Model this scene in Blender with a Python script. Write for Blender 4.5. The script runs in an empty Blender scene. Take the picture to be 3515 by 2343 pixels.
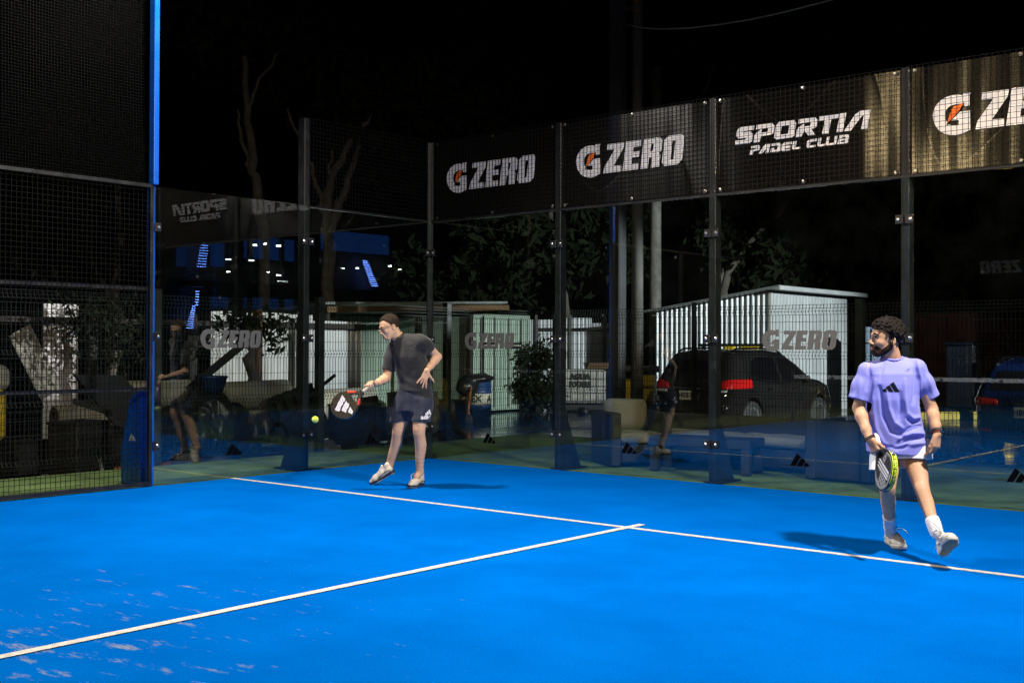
import bpy, math, random
import numpy as np
from mathutils import Vector, Matrix
from mathutils.bvhtree import BVHTree
SC = bpy.context.scene
COL = SC.collection
rng = np.random.default_rng(7)
random.seed(7)
# ---------------------------------------------------------------- camera
CAM = np.array([9.9672, -10.4786, 1.38])
_yaw, _pit, _rol = -0.7141, 0.012, 0.0034
_f = np.array([math.sin(_yaw)*math.cos(_pit), math.cos(_yaw)*math.cos(_pit), math.sin(_pit)])
_r = np.array([math.cos(_yaw), -math.sin(_yaw), 0.0]); _u = np.cross(_r, _f)
_c, _s = math.cos(_rol), math.sin(_rol)
AX_R, AX_U, AX_F = _c*_r+_s*_u, -_s*_r+_c*_u, _f
cd = bpy.data.cameras.new('camera'); cam = bpy.data.objects.new('camera', cd); COL.objects.link(cam)
cam.matrix_world = Matrix(((AX_R[0], AX_U[0], -AX_F[0], CAM[0]), (AX_R[1], AX_U[1], -AX_F[1], CAM[1]),
                           (AX_R[2], AX_U[2], -AX_F[2], CAM[2]), (0, 0, 0, 1)))
cd.sensor_width = 36.0; cd.lens = 36.0*3936.28/3515.0
cd.shift_x = 99.46/3515.0; cd.shift_y = -22.98/3515.0
cd.clip_start = 0.05; cd.clip_end = 600
SC.camera = cam
# ---------------------------------------------------------------- night sky and exposure
W = bpy.data.worlds.new('World'); SC.world = W; W.use_nodes = True
bg = W.node_tree.nodes['Background']
bg.inputs['Color'].default_value = (0.10, 0.13, 0.20, 1); bg.inputs['Strength'].default_value = 0.0012
SC.view_settings.view_transform = 'Standard'; SC.view_settings.look = 'None'
SC.view_settings.exposure = 0.0; SC.view_settings.gamma = 1.0
SC.cycles.max_bounces = 10; SC.cycles.transparent_max_bounces = 40
SC.cycles.diffuse_bounces = 3; SC.cycles.glossy_bounces = 5
SC.cycles.use_denoising = True; SC.cycles.sample_clamp_indirect = 4.0
SC.cycles.caustics_reflective = False; SC.cycles.caustics_refractive = False
# ---------------------------------------------------------------- helpers
def ray(u, v):
    """direction through a point of the photograph (2352 px wide copy)"""
    s = 3515.0/2352.0
    return AX_R*((u*s-1658.04)/3936.28) - AX_U*((v*s-1148.52)/3936.28) + AX_F
def dep(u, v, d): return CAM + ray(u, v)*d
def gnd(u, v, z=0.0):
    r = ray(u, v); return CAM + r*((z-CAM[2])/r[2])
def ypl(u, v, y):
    r = ray(u, v); return CAM + r*((y-CAM[1])/r[1])
def xpl(u, v, x):
    r = ray(u, v); return CAM + r*((x-CAM[0])/r[0])

def wloc(o):
    p = np.zeros(3)
    while o is not None:
        p += np.array(o.location); o = o.parent
    return p
def finish(o, parent):
    COL.objects.link(o)
    if parent is not None: o.parent = parent
    return o
def mk(name, V, F, mat, parent=None, smooth=False):
    V = np.asarray(V, float).reshape(-1, 3)
    if parent is not None: V = V - wloc(parent)
    me = bpy.data.meshes.new(name)
    if isinstance(F, np.ndarray):
        F = F.astype(np.int32); n, k = F.shape
        me.vertices.add(len(V)); me.vertices.foreach_set('co', V.astype(np.float32).ravel())
        me.loops.add(n*k); me.loops.foreach_set('vertex_index', F.ravel())
        me.polygons.add(n); me.polygons.foreach_set('loop_start', np.arange(0, n*k, k, dtype=np.int32))
        me.update(calc_edges=True)
    else:
        me.from_pydata([tuple(map(float, p)) for p in V], [], F); me.update()
    if smooth: me.polygons.foreach_set('use_smooth', [True]*len(me.polygons))
    for m in (mat if isinstance(mat, (list, tuple)) else [mat]): me.materials.append(m)
    return finish(bpy.data.objects.new(name, me), parent)
def thing(name, label, cat, loc=(0, 0, 0), group=None):
    o = bpy.data.objects.new(name, None); o.empty_display_size = 0.1
    o.location = tuple(float(x) for x in loc); COL.objects.link(o); return tag(o, label, cat, group)
def tag(o, label, cat, group=None):
    o['label'] = label; o['category'] = cat
    if group: o['group'] = group
    return o
def struct(o, kind='structure'):
    o['kind'] = kind; return o
def copy_tree(o, parent=None):
    c = o.copy(); COL.objects.link(c)
    if parent is not None: c.parent = parent
    for ch in [x for x in bpy.data.objects if x.parent == o]: copy_tree(ch, c)
    return c

def rotm(ax, a):
    return np.array(Matrix.Rotation(a, 3, Vector(ax)))
def rz(a): return rotm((0, 0, 1), a)
class MB:
    def __init__(s): s.v = []; s.f = []; s.n = 0
    def add(s, V, F):
        V = np.asarray(V, float).reshape(-1, 3); s.v.append(V)
        s.f += [tuple(int(i)+s.n for i in f) for f in F]; s.n += len(V); return s
    def box(s, c, d, R=None, taper=(1, 1)):
        h = np.array(d, float)/2
        P = np.array([[x, y, z] for z in (-1, 1) for y in (-1, 1) for x in (-1, 1)], float)*h
        P[4:, 0] *= taper[0]; P[4:, 1] *= taper[1]
        if R is not None: P = P @ np.asarray(R).T
        return s.add(P+np.array(c, float), [(0, 2, 3, 1), (4, 5, 7, 6), (0, 1, 5, 4), (2, 6, 7, 3), (0, 4, 6, 2), (1, 3, 7, 5)])
    def mm(s, a, b):
        a = np.array(a, float); b = np.array(b, float); return s.box((a+b)/2, abs(b-a))
    def bbox(s, c, d, r=0.02, R=None):
        """box with chamfered edges"""
        h = np.array(d, float)/2; r = min(r, min(h)*0.95); P = []; idx = {}
        for sx in (-1, 1):
            for sy in (-1, 1):
                for sz in (-1, 1):
                    for a in range(3):
                        q = np.array([sx*h[0], sy*h[1], sz*h[2]])
                        for b in range(3):
                            if b != a: q[b] -= (sx, sy, sz)[b]*r
                        idx[(sx, sy, sz, a)] = len(P); P.append(q)
        F = []
        for a in range(3):
            b, c2 = (a+1) % 3, (a+2) % 3
            for sg in (-1, 1):
                q = []
                for (p1, p2) in ((-1, -1), (1, -1), (1, 1), (-1, 1)):
                    t = [0, 0, 0]; t[a] = sg; t[b] = p1; t[c2] = p2; q.append(idx[(*t, a)])
                F.append(tuple(q if sg > 0 else q[::-1]))
                for s2 in (-1, 1):
                    t = [0, 0, 0]; t[a] = sg; t[b] = s2; q = []
                    for k in (-1, 1):
                        t[c2] = k; q.append((idx[(*t, a)], idx[(*t, b)]))
                    e = (q[0][0], q[1][0], q[1][1], q[0][1]); F.append(e if sg*s2 < 0 else e[::-1])
        for sx in (-1, 1):
            for sy in (-1, 1):
                for sz in (-1, 1):
                    e = tuple(idx[(sx, sy, sz, a)] for a in range(3)); F.append(e if sx*sy*sz > 0 else e[::-1])
        P = np.array(P)
        if R is not None: P = P @ np.asarray(R).T
        return s.add(P+np.array(c, float), F)
    def tube(s, pts, r, n=8, caps=True, closed=False):
        pts = np.asarray(pts, float); m = len(pts)
        rr = np.full(m, r) if np.isscalar(r) else np.asarray(r, float)
        T = np.gradient(pts, axis=0) if not closed else np.roll(pts, -1, 0)-np.roll(pts, 1, 0)
        T /= np.linalg.norm(T, axis=1)[:, None]+1e-12
        a = np.array([0, 0, 1.0]) if abs(T[0][2]) < 0.9 else np.array([1.0, 0, 0])
        N = np.cross(T[0], a); N /= np.linalg.norm(N); V = []
        for i in range(m):
            N = N - T[i]*(N@T[i]); N /= np.linalg.norm(N)+1e-12; B = np.cross(T[i], N)
            for k in range(n):
                t = 2*math.pi*(k+0.5)/n; V.append(pts[i]+rr[i]*(math.cos(t)*N+math.sin(t)*B))
        F = []
        for i in range(m if closed else m-1):
            j = (i+1) % m
            for k in range(n): F.append((i*n+k, i*n+(k+1) % n, j*n+(k+1) % n, j*n+k))
        if caps and not closed: F += [tuple(range(n))[::-1], tuple((m-1)*n+k for k in range(n))]
        return s.add(V, F)
    def cyl(s, p0, p1, r0, r1=None, n=12): return s.tube([p0, p1], [r0, r0 if r1 is None else r1], n)
    def lathe(s, c, prof, n=20, R=None):
        V = []; F = []
        for (r, z) in prof:
            for k in range(n):
                t = 2*math.pi*k/n; V.append((r*math.cos(t), r*math.sin(t), z))
        for i in range(len(prof)-1):
            for k in range(n): F.append((i*n+k, i*n+(k+1) % n, (i+1)*n+(k+1) % n, (i+1)*n+k))
        F += [tuple(range(n))[::-1], tuple((len(prof)-1)*n+k for k in range(n))]
        V = np.array(V)
        if R is not None: V = V @ np.asarray(R).T
        return s.add(V+np.array(c, float), F)
    def sphere(s, c, r, n=12, m=8, R=None):
        r = np.ones(3)*r if np.isscalar(r) else np.array(r, float); V = []; F = []
        for i in range(m+1):
            a = math.pi*(i/m)
            for k in range(n):
                t = 2*math.pi*k/n; V.append((math.sin(a)*math.cos(t), math.sin(a)*math.sin(t), -math.cos(a)))
        for i in range(m):
            for k in range(n): F.append((i*n+k, i*n+(k+1) % n, (i+1)*n+(k+1) % n, (i+1)*n+k))
        V = np.array(V)*r
        if R is not None: V = V @ np.asarray(R).T
        return s.add(V+np.array(c, float), F)
    def prism(s, poly, o, ex, ey, ez):
        """polygon (convex or not, one ngon) spanned by ex, ey at o, extruded by ez"""
        o, ex, ey, ez = (np.array(q, float) for q in (o, ex, ey, ez))
        P = np.array([o+a*ex+b*ey for a, b in poly]); n = len(P)
        F = [tuple(range(n))[::-1], tuple(range(n, 2*n))]+[(i, (i+1) % n, n+(i+1) % n, n+i) for i in range(n)]
        if np.cross(ex, ey)@ez < 0: F = [f[::-1] for f in F]
        a = sum(poly[i][0]*poly[(i+1) % n][1]-poly[(i+1) % n][0]*poly[i][1] for i in range(n))
        if a < 0: F = [f[::-1] for f in F]
        return s.add(np.vstack([P, P+ez]), F)
    def build(s, name, mat, parent=None, smooth=False):
        V = np.vstack(s.v) if s.v else np.zeros((0, 3))
        return mk(name, V, s.f, mat, parent, smooth)

def flat2d(polys, depth=0.0015):
    """list of [outer, hole, hole ...] -> filled, slightly thick mesh (2-d x, y)"""
    cu = bpy.data.curves.new('tmp', 'CURVE'); cu.dimensions = '2D'; cu.fill_mode = 'BOTH'; cu.extrude = depth/2
    for loop in [lp for q in polys for lp in q]:
        sp = cu.splines.new('POLY'); sp.points.add(len(loop)-1); sp.use_cyclic_u = True
        for i, p in enumerate(loop): sp.points[i].co = (p[0], p[1], 0, 1)
    return _curve_mesh(cu)
def _curve_mesh(cu):
    o = bpy.data.objects.new('tmp', cu); COL.objects.link(o)
    dg = bpy.context.evaluated_depsgraph_get(); dg.update()
    me = bpy.data.meshes.new_from_object(o.evaluated_get(dg))
    V = np.zeros(len(me.vertices)*3, np.float32); me.vertices.foreach_get('co', V)
    F = [tuple(p.vertices) for p in me.polygons]
    bpy.data.objects.remove(o); bpy.data.curves.remove(cu); bpy.data.meshes.remove(me)
    return V.reshape(-1, 3), F
def text2d(txt, size=1.0, depth=0.0, bold=0.0, shear=0.0):
    cu = bpy.data.curves.new('tmp', 'FONT'); cu.body = txt; cu.size = size; cu.extrude = depth/2; cu.offset = bold; cu.shear = shear
    cu.align_x = 'CENTER'; cu.align_y = 'CENTER'; cu.resolution_u = 3
    return _curve_mesh(cu)
def place2d(V, o, ex, ey, ez):
    o, ex, ey, ez = (np.array(q, float) for q in (o, ex, ey, ez))
    return o + V[:, :1]*ex + V[:, 1:2]*ey + V[:, 2:3]*ez
# ---------------------------------------------------------------- materials
def mat(name, col, rough=0.6, metal=0.0, var=0.0, scale=6.0, bump=0.0, bscale=40.0, spec=0.5, col2=None, emit=None, aniso=0, coat=0.0, sheen=0.0, stretch=None, detail=5.0):
    m = bpy.data.materials.new(name); m.use_nodes = True; nt = m.node_tree; N = nt.nodes; L = nt.links
    b = N['Principled BSDF']
    b.inputs['Base Color'].default_value = (*col, 1); b.inputs['Roughness'].default_value = rough
    b.inputs['Metallic'].default_value = metal; b.inputs['Specular IOR Level'].default_value = spec
    if coat: b.inputs['Coat Weight'].default_value = coat; b.inputs['Coat Roughness'].default_value = 0.06
    if sheen: b.inputs['Sheen Weight'].default_value = sheen
    if emit: b.inputs['Emission Color'].default_value = (*emit[:3], 1); b.inputs['Emission Strength'].default_value = emit[3]
    tc = N.new('ShaderNodeTexCoord'); src = tc.outputs['Object']
    if stretch is not None:
        mp = N.new('ShaderNodeMapping'); mp.inputs['Scale'].default_value = stretch; L.new(src, mp.inputs[0]); src = mp.outputs[0]
    if var or col2:
        nz = N.new('ShaderNodeTexNoise'); nz.inputs['Scale'].default_value = scale; nz.inputs['Detail'].default_value = detail; nz.inputs['Roughness'].default_value = 0.62
        L.new(src, nz.inputs['Vector'])
        rp = N.new('ShaderNodeValToRGB'); rp.color_ramp.elements[0].position = 0.34; rp.color_ramp.elements[1].position = 0.68
        c2 = col2 if col2 else tuple(min(1, c*(1+var)+0.004) for c in col); c1 = col if col2 else tuple(c*(1-var) for c in col)
        rp.color_ramp.elements[0].color = (*c1, 1); rp.color_ramp.elements[1].color = (*c2, 1)
        L.new(nz.outputs['Fac'], rp.inputs[0]); L.new(rp.outputs[0], b.inputs['Base Color'])
        mr = N.new('ShaderNodeMapRange'); mr.inputs[1].default_value = 0.3; mr.inputs[2].default_value = 0.7
        mr.inputs[3].default_value = max(0.02, rough-0.07); mr.inputs[4].default_value = min(1, rough+0.07)
        L.new(nz.outputs['Fac'], mr.inputs[0]); L.new(mr.outputs[0], b.inputs['Roughness'])
    if bump:
        nb = N.new('ShaderNodeTexNoise'); nb.inputs['Scale'].default_value = bscale; nb.inputs['Detail'].default_value = 4
        L.new(src, nb.inputs['Vector'])
        bp = N.new('ShaderNodeBump'); bp.inputs['Strength'].default_value = bump; bp.inputs['Distance'].default_value = 0.01
        L.new(nb.outputs['Fac'], bp.inputs['Height']); L.new(bp.outputs[0], b.inputs['Normal'])
    return m
def emat(name, col, st):
    m = bpy.data.materials.new(name); m.use_nodes = True; nt = m.node_tree
    nt.nodes.remove(nt.nodes['Principled BSDF']); e = nt.nodes.new('ShaderNodeEmission')
    e.inputs[0].default_value = (*col, 1); e.inputs[1].default_value = st
    nt.links.new(e.outputs[0], nt.nodes['Material Output'].inputs[0]); return m
def glass_mat(name, tint, ior=1.5, rough=0.0, boost=1.0):
    """thin pane: Fresnel mirror over clear transmission"""
    m = bpy.data.materials.new(name); m.use_nodes = True; nt = m.node_tree; N = nt.nodes; L = nt.links
    N.remove(N['Principled BSDF'])
    fr = N.new('ShaderNodeFresnel')
    ge = N.new('ShaderNodeNewGeometry'); io = N.new('ShaderNodeMapRange')      # same index on the way in and out of the pane
    io.inputs[3].default_value = ior; io.inputs[4].default_value = 1.0/ior
    L.new(ge.outputs['Backfacing'], io.inputs[0]); L.new(io.outputs[0], fr.inputs['IOR'])
    mu = N.new('ShaderNodeMath'); mu.operation = 'MULTIPLY'; mu.inputs[1].default_value = boost; mu.use_clamp = True
    tr = N.new('ShaderNodeBsdfTransparent'); tr.inputs[0].default_value = (*tint, 1)
    gl = N.new('ShaderNodeBsdfGlossy'); gl.inputs['Roughness'].default_value = rough
    mx = N.new('ShaderNodeMixShader'); L.new(fr.outputs[0], mu.inputs[0]); L.new(mu.outputs[0], mx.inputs[0])
    L.new(tr.outputs[0], mx.inputs[1]); L.new(gl.outputs[0], mx.inputs[2]); L.new(mx.outputs[0], N['Material Output'].inputs[0])
    return m
GZ=[[[(.511,.666),(.511,.685),(.579,.684),(.584,.675),(.57,.67),(.571,.568),(.531,.566),(.52,.578),(.529,.601),(.49,.594),(.453,.595),(.415,.59),(.384,.575),(.364,.549),(.356,.516),(.358,.482),(.369,.453),(.378,.439),(.365,.409),(.392,.421),(.423,.405),(.476,.404),(.477,.451),(.41,.454),(.49,.523),(.575,.522),(.577,.352),(.521,.328),(.461,.319),(.401,.325),(.348,.344),(.302,.38),(.272,.423),(.254,.471),(.247,.521),(.256,.57),(.279,.611),(.317,.647),(.362,.669),(.415,.681),(.468,.68)]],[[(.679,.665),(.903,.664),(.892,.604),(.759,.418),(.861,.415),(.86,.349),(.621,.348),(.637,.417),(.773,.6),(.672,.603)]],[[(.926,.667),(1.124,.664),(1.117,.598),(1.024,.596),(1.016,.545),(1.098,.545),(1.09,.484),(1.001,.481),(.994,.416),(1.084,.416),(1.081,.35),(.877,.349)]],[[(1.152,.665),(1.357,.666),(1.389,.633),(1.378,.523),(1.344,.498),(1.364,.469),(1.349,.351),(1.244,.349),(1.259,.461),(1.22,.461),(1.206,.349),(1.111,.349)],[(1.247,.604),(1.282,.605),(1.273,.541),(1.261,.526),(1.234,.525)]],[[(1.465,.666),(1.629,.668),(1.661,.633),(1.631,.397),(1.576,.351),(1.412,.35),(1.381,.394),(1.415,.63)],[(1.513,.605),(1.551,.605),(1.526,.411),(1.489,.414)]]]
BOLT=[[[(.511,.596),(.453,.583),(.434,.577),(.409,.544),(.421,.543),(.4,.518),(.38,.443),(.408,.458),(.475,.527),(.49,.545),(.509,.58)]]]
SP=[[[(.329,.653),(.469,.651),(.463,.609),(.35,.61),(.342,.597),(.428,.598),(.452,.566),(.442,.497),(.414,.478),(.249,.479),(.254,.521),(.368,.52),(.379,.54),(.293,.54),(.266,.572),(.272,.613),(.293,.643)]],[[(.496,.652),(.664,.651),(.69,.623),(.683,.554),(.657,.54),(.543,.533),(.526,.478),(.462,.477),(.471,.554),(.501,.582),(.554,.607),(.545,.569),(.616,.57),(.624,.611),(.488,.609)]],[[(.739,.653),(.9,.651),(.921,.622),(.903,.503),(.88,.483),(.711,.48),(.686,.503),(.701,.615)],[(.769,.61),(.85,.61),(.836,.526),(.752,.524)]],[[(.95,.651),(1.12,.649),(1.143,.624),(1.135,.558),(1.107,.545),(1.079,.543),(1.122,.478),(1.05,.478),(1.006,.537),(.978,.478),(.917,.478),(.928,.549),(.953,.58),(1.009,.603),(1.003,.574),(1.068,.575),(1.075,.612),(.945,.611)]],[[(1.162,.651),(1.359,.649),(1.352,.614),(1.283,.614),(1.255,.476),(1.189,.478),(1.217,.612),(1.153,.611)]],[[(1.37,.653),(1.434,.652),(1.398,.477),(1.333,.477)]],[[(1.572,.653),(1.673,.65),(1.636,.475),(1.577,.478),(1.606,.607),(1.584,.601),(1.476,.476),(1.407,.477),(1.522,.627)]],[[(.436,.446),(.519,.448),(.534,.432),(.527,.404),(.512,.396),(.464,.395),(.453,.358),(.416,.358),(.428,.411),(.491,.415),(.495,.429),(.434,.424)]],[[(.595,.447),(.645,.446),(.626,.357),(.592,.356),(.603,.405),(.554,.357),(.512,.358),(.574,.434)]],[[(.657,.445),(.745,.446),(.764,.428),(.752,.367),(.732,.356),(.642,.358),(.651,.4),(.688,.402),(.683,.383),(.718,.383),(.728,.422),(.653,.422)]],[[(.793,.442),(.88,.442),(.875,.419),(.81,.417),(.803,.405),(.867,.405),(.863,.386),(.8,.383),(.796,.372),(.863,.373),(.859,.357),(.779,.356),(.762,.372),(.773,.427)]],[[(.89,.442),(.928,.442),(.913,.382),(.966,.383),(.961,.359),(.897,.358),(.877,.375)]],[[(1.058,.441),(1.14,.442),(1.134,.418),(1.071,.416),(1.062,.382),(1.123,.384),(1.12,.36),(1.046,.357),(1.027,.377),(1.035,.425)]],[[(1.152,.442),(1.185,.443),(1.17,.38),(1.223,.382),(1.218,.358),(1.159,.357),(1.141,.376)]],[[(1.238,.444),(1.27,.445),(1.258,.381),(1.306,.383),(1.319,.444),(1.346,.444),(1.332,.372),(1.316,.361),(1.246,.358),(1.226,.375)]],[[(1.365,.446),(1.45,.444),(1.464,.43),(1.457,.403),(1.448,.394),(1.453,.371),(1.435,.359),(1.341,.358)],[(1.388,.423),(1.429,.425),(1.424,.411),(1.382,.409)],[(1.382,.392),(1.423,.393),(1.418,.376),(1.378,.376)]]]
# ================================================================ COURT MATERIALS
H3, H4 = 2.985, 3.98
def court_mat():
    m = mat('court_turf', (0.0, 0.083, 0.36), 0.9, col2=(0.0, 0.105, 0.44), scale=1.1, spec=0.0)
    nt = m.node_tree; N = nt.nodes; L = nt.links; b = N['Principled BSDF']
    tc = [n for n in N if n.type == 'TEX_COORD'][0]
    base = b.inputs['Base Color'].links[0].from_socket
    # fibre grain
    n1 = N.new('ShaderNodeTexNoise'); n1.inputs['Scale'].default_value = 90; n1.inputs['Detail'].default_value = 3
    L.new(tc.outputs['Object'], n1.inputs['Vector'])
    mr = N.new('ShaderNodeMapRange'); mr.inputs[1].default_value = 0.25; mr.inputs[2].default_value = 0.75; mr.inputs[3].default_value = 0.84; mr.inputs[4].default_value = 1.16
    L.new(n1.outputs['Fac'], mr.inputs[0])
    mul = N.new('ShaderNodeMix'); mul.data_type = 'RGBA'; mul.blend_type = 'MULTIPLY'; mul.inputs[0].default_value = 1
    L.new(base, mul.inputs[6]); L.new(mr.outputs[0], mul.inputs[7])
    # sand left lying on the turf near the centre line and the net: streaky worn patches
    mp = N.new('ShaderNodeMapping'); mp.inputs['Rotation'].default_value = (0, 0, -0.715); mp.inputs['Scale'].default_value = (1.0, 3.2, 1)
    L.new(tc.outputs['Object'], mp.inputs[0])
    n2 = N.new('ShaderNodeTexNoise'); n2.inputs['Scale'].default_value = 3.4; n2.inputs['Detail'].default_value = 12; n2.inputs['Roughness'].default_value = 0.72
    L.new(mp.outputs[0], n2.inputs['Vector'])
    ds = N.new('ShaderNodeVectorMath'); ds.operation = 'DISTANCE'; ds.inputs[1].default_value = (4.75, -8.1, 0)
    mp2 = N.new('ShaderNodeMapping'); L.new(tc.outputs['Object'], mp2.inputs[0]); L.new(mp2.outputs[0], ds.inputs[0])
    m3 = N.new('ShaderNodeMapRange'); m3.inputs[1].default_value = 0.2; m3.inputs[2].default_value = 4.6; m3.inputs[3].default_value = 0.135; m3.inputs[4].default_value = -0.07
    L.new(ds.outputs['Value'], m3.inputs[0])
    ad = N.new('ShaderNodeMath'); ad.operation = 'ADD'; L.new(n2.outputs['Fac'], ad.inputs[0]); L.new(m3.outputs[0], ad.inputs[1])
    rp = N.new('ShaderNodeValToRGB'); rp.color_ramp.elements[0].position = 0.675; rp.color_ramp.elements[1].position = 0.80
    rp.color_ramp.elements[0].color = (0, 0, 0, 1); rp.color_ramp.elements[1].color = (0.78, 0.78, 0.78, 1)
    L.new(ad.outputs[0], rp.inputs[0])
    mx = N.new('ShaderNodeMix'); mx.data_type = 'RGBA'; L.new(rp.outputs[0], mx.inputs[0]); L.new(mul.outputs[2], mx.inputs[6])
    mx.inputs[7].default_value = (0.24, 0.25, 0.22, 1); L.new(mx.outputs[2], b.inputs['Base Color'])
    bp = N.new('ShaderNodeBump'); bp.inputs['Strength'].default_value = 0.35; bp.inputs['Distance'].default_value = 0.004
    L.new(n1.outputs['Fac'], bp.inputs['Height']); L.new(bp.outputs[0], b.inputs['Normal'])
    return m
M_COURT = court_mat()
M_LINE = mat('line_paint', (0.47, 0.455, 0.42), 0.85, var=0.22, scale=22, bump=0.3, bscale=90)
M_TURF = mat('green_turf', (0.105, 0.165, 0.060), 0.9, var=0.35, scale=2.2, bump=0.5, bscale=150, spec=0.1)
M_STEEL = mat('black_steel', (0.012, 0.0125, 0.0145), 0.40, var=0.35, scale=7, bump=0.06, spec=0.4)
M_WIRE = mat('wire_black', (0.004, 0.004, 0.004), 0.6, spec=0.12)
M_BLUEP = mat('blue_paint', (0.004, 0.115, 0.62), 0.28, var=0.08, scale=3, bump=0.06, bscale=14, spec=0.5)
M_GLASS = glass_mat('clear_glass', (0.93, 0.975, 0.955), 1.78)
def smear(m):
    N = m.node_tree.nodes; L = m.node_tree.links; out = N['Material Output']; src = out.inputs[0].links[0].from_socket
    tc = N.new('ShaderNodeTexCoord'); nz = N.new('ShaderNodeTexNoise'); nz.inputs['Scale'].default_value = 1.7; nz.inputs['Detail'].default_value = 8; nz.inputs['Roughness'].default_value = 0.7; L.new(tc.outputs['Object'], nz.inputs[0])
    vo = N.new('ShaderNodeTexVoronoi'); vo.inputs['Scale'].default_value = 2.6; L.new(tc.outputs['Object'], vo.inputs[0])
    sp = N.new('ShaderNodeMapRange'); sp.inputs[1].default_value = 0.05; sp.inputs[2].default_value = 0.02; sp.inputs[3].default_value = 0.0; sp.inputs[4].default_value = 0.05; L.new(vo.outputs['Distance'], sp.inputs[0])
    mr = N.new('ShaderNodeMapRange'); mr.inputs[1].default_value = 0.42; mr.inputs[2].default_value = 0.8; mr.inputs[3].default_value = 0.0; mr.inputs[4].default_value = 0.003; L.new(nz.outputs['Fac'], mr.inputs[0])
    ad = N.new('ShaderNodeMath'); ad.operation = 'ADD'; L.new(sp.outputs[0], ad.inputs[0]); L.new(mr.outputs[0], ad.inputs[1])
    df = N.new('ShaderNodeBsdfDiffuse'); df.inputs[0].default_value = (0.55, 0.6, 0.6, 1); mx = N.new('ShaderNodeMixShader')
    L.new(ad.outputs[0], mx.inputs[0]); L.new(src, mx.inputs[1]); L.new(df.outputs[0], mx.inputs[2]); L.new(mx.outputs[0], out.inputs[0])
smear(M_GLASS)
M_STICK = mat('frosted_sticker', (0.085, 0.085, 0.08), 0.75, var=0.05, scale=20)
M_BLACKV = mat('black_vinyl_mark', (0.003, 0.003, 0.005), 0.9, spec=0.0)
M_BOLT = mat('bright_bolt', (0.75, 0.73, 0.68), 0.25, metal=0.9)
M_WHITEV = mat('white_print', (0.78, 0.76, 0.78), 0.55, var=0.03, scale=9)
M_ORANGE = mat('orange_print', (0.80, 0.15, 0.015), 0.5, var=0.15, scale=6)
def banner_mat():
    m = mat('banner_vinyl', (0.006, 0.005, 0.004), 0.18, spec=0.65)
    N = m.node_tree.nodes; L = m.node_tree.links; b = N['Principled BSDF']
    # glossy vinyl: slack from side to side, its sheen drawn out up and down
    tc = [n for n in N if n.type == 'TEX_COORD'][0]
    b.inputs['Anisotropic'].default_value = 0.85
    tg = N.new('ShaderNodeTangent'); tg.direction_type = 'RADIAL'; tg.axis = 'X'; L.new(tg.outputs[0], b.inputs['Tangent'])
    w2 = N.new('ShaderNodeMapping'); w2.inputs['Scale'].default_value = (2.3, 1, 0.25); L.new(tc.outputs['Object'], w2.inputs[0])
    n2 = N.new('ShaderNodeTexNoise'); n2.inputs['Scale'].default_value = 1.0; n2.inputs['Detail'].default_value = 2; L.new(w2.outputs[0], n2.inputs['Vector'])
    b2 = N.new('ShaderNodeBump'); b2.inputs['Strength'].default_value = 1.0; b2.inputs['Distance'].default_value = 0.012; L.new(n2.outputs['Fac'], b2.inputs['Height'])
    L.new(b2.outputs[0], b.inputs['Normal'])
    return m
M_BANNER = banner_mat()
M_ASPH = mat('wet_asphalt', (0.018, 0.017, 0.016), 0.30, col2=(0.032, 0.030, 0.028), scale=0.8, spec=0.5)
def wet(m):
    N = m.node_tree.nodes; L = m.node_tree.links; b = N['Principled BSDF']
    tc = [n for n in N if n.type == 'TEX_COORD'][0]
    nz = N.new('ShaderNodeTexNoise'); nz.inputs['Scale'].default_value = 0.42; nz.inputs['Detail'].default_value = 5; L.new(tc.outputs['Object'], nz.inputs['Vector'])
    rp = N.new('ShaderNodeValToRGB'); rp.color_ramp.elements[0].position = 0.44; rp.color_ramp.elements[1].position = 0.62
    rp.color_ramp.elements[0].color = (0.07, 0.07, 0.07, 1); rp.color_ramp.elements[1].color = (0.36, 0.36, 0.36, 1)
    L.new(nz.outputs['Fac'], rp.inputs[0]); L.new(rp.outputs[0], b.inputs['Roughness'])
    n2 = N.new('ShaderNodeTexNoise'); n2.inputs['Scale'].default_value = 30; n2.inputs['Detail'].default_value = 3; L.new(tc.outputs['Object'], n2.inputs['Vector'])
    bp = N.new('ShaderNodeBump'); bp.inputs['Strength'].default_value = 0.12; bp.inputs['Distance'].default_value = 0.004; L.new(n2.outputs['Fac'], bp.inputs['Height'])
    L.new(bp.outputs[0], b.inputs['Normal'])
wet(M_ASPH)
# ================================================================ GROUND
ZL = -0.25
b = MB(); b.add([(-140, -140, ZL), (140, -140, ZL), (140, 160, ZL), (-140, 160, ZL)], [(0, 1, 2, 3)])
struct(b.build('ground', M_ASPH))
# raised slab with green artificial turf round the court, and the blue court sheet on it
b = MB(); b.mm((-1.74, -22.2, -0.3), (12.0, 4.22, -0.006)); struct(b.build('turf_border', M_TURF))
b = MB(); b.mm((0.0, -20.0, -0.02), (10.0, 0.0, 0.0)); struct(b.build('court_surface', M_COURT))
for nm, a, c in (('service_line', (0, -3.06, 0.001), (10, -3.0, 0.004)), ('service_line', (0, -16.995, 0.004), (10, -16.945, 0.008)),
                 ('center_line', (4.97, -17.15, 0.0045), (5.03, -2.83, 0.0060))):
    b = MB(); b.mm(a, c); struct(b.build(nm, M_LINE))

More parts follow.
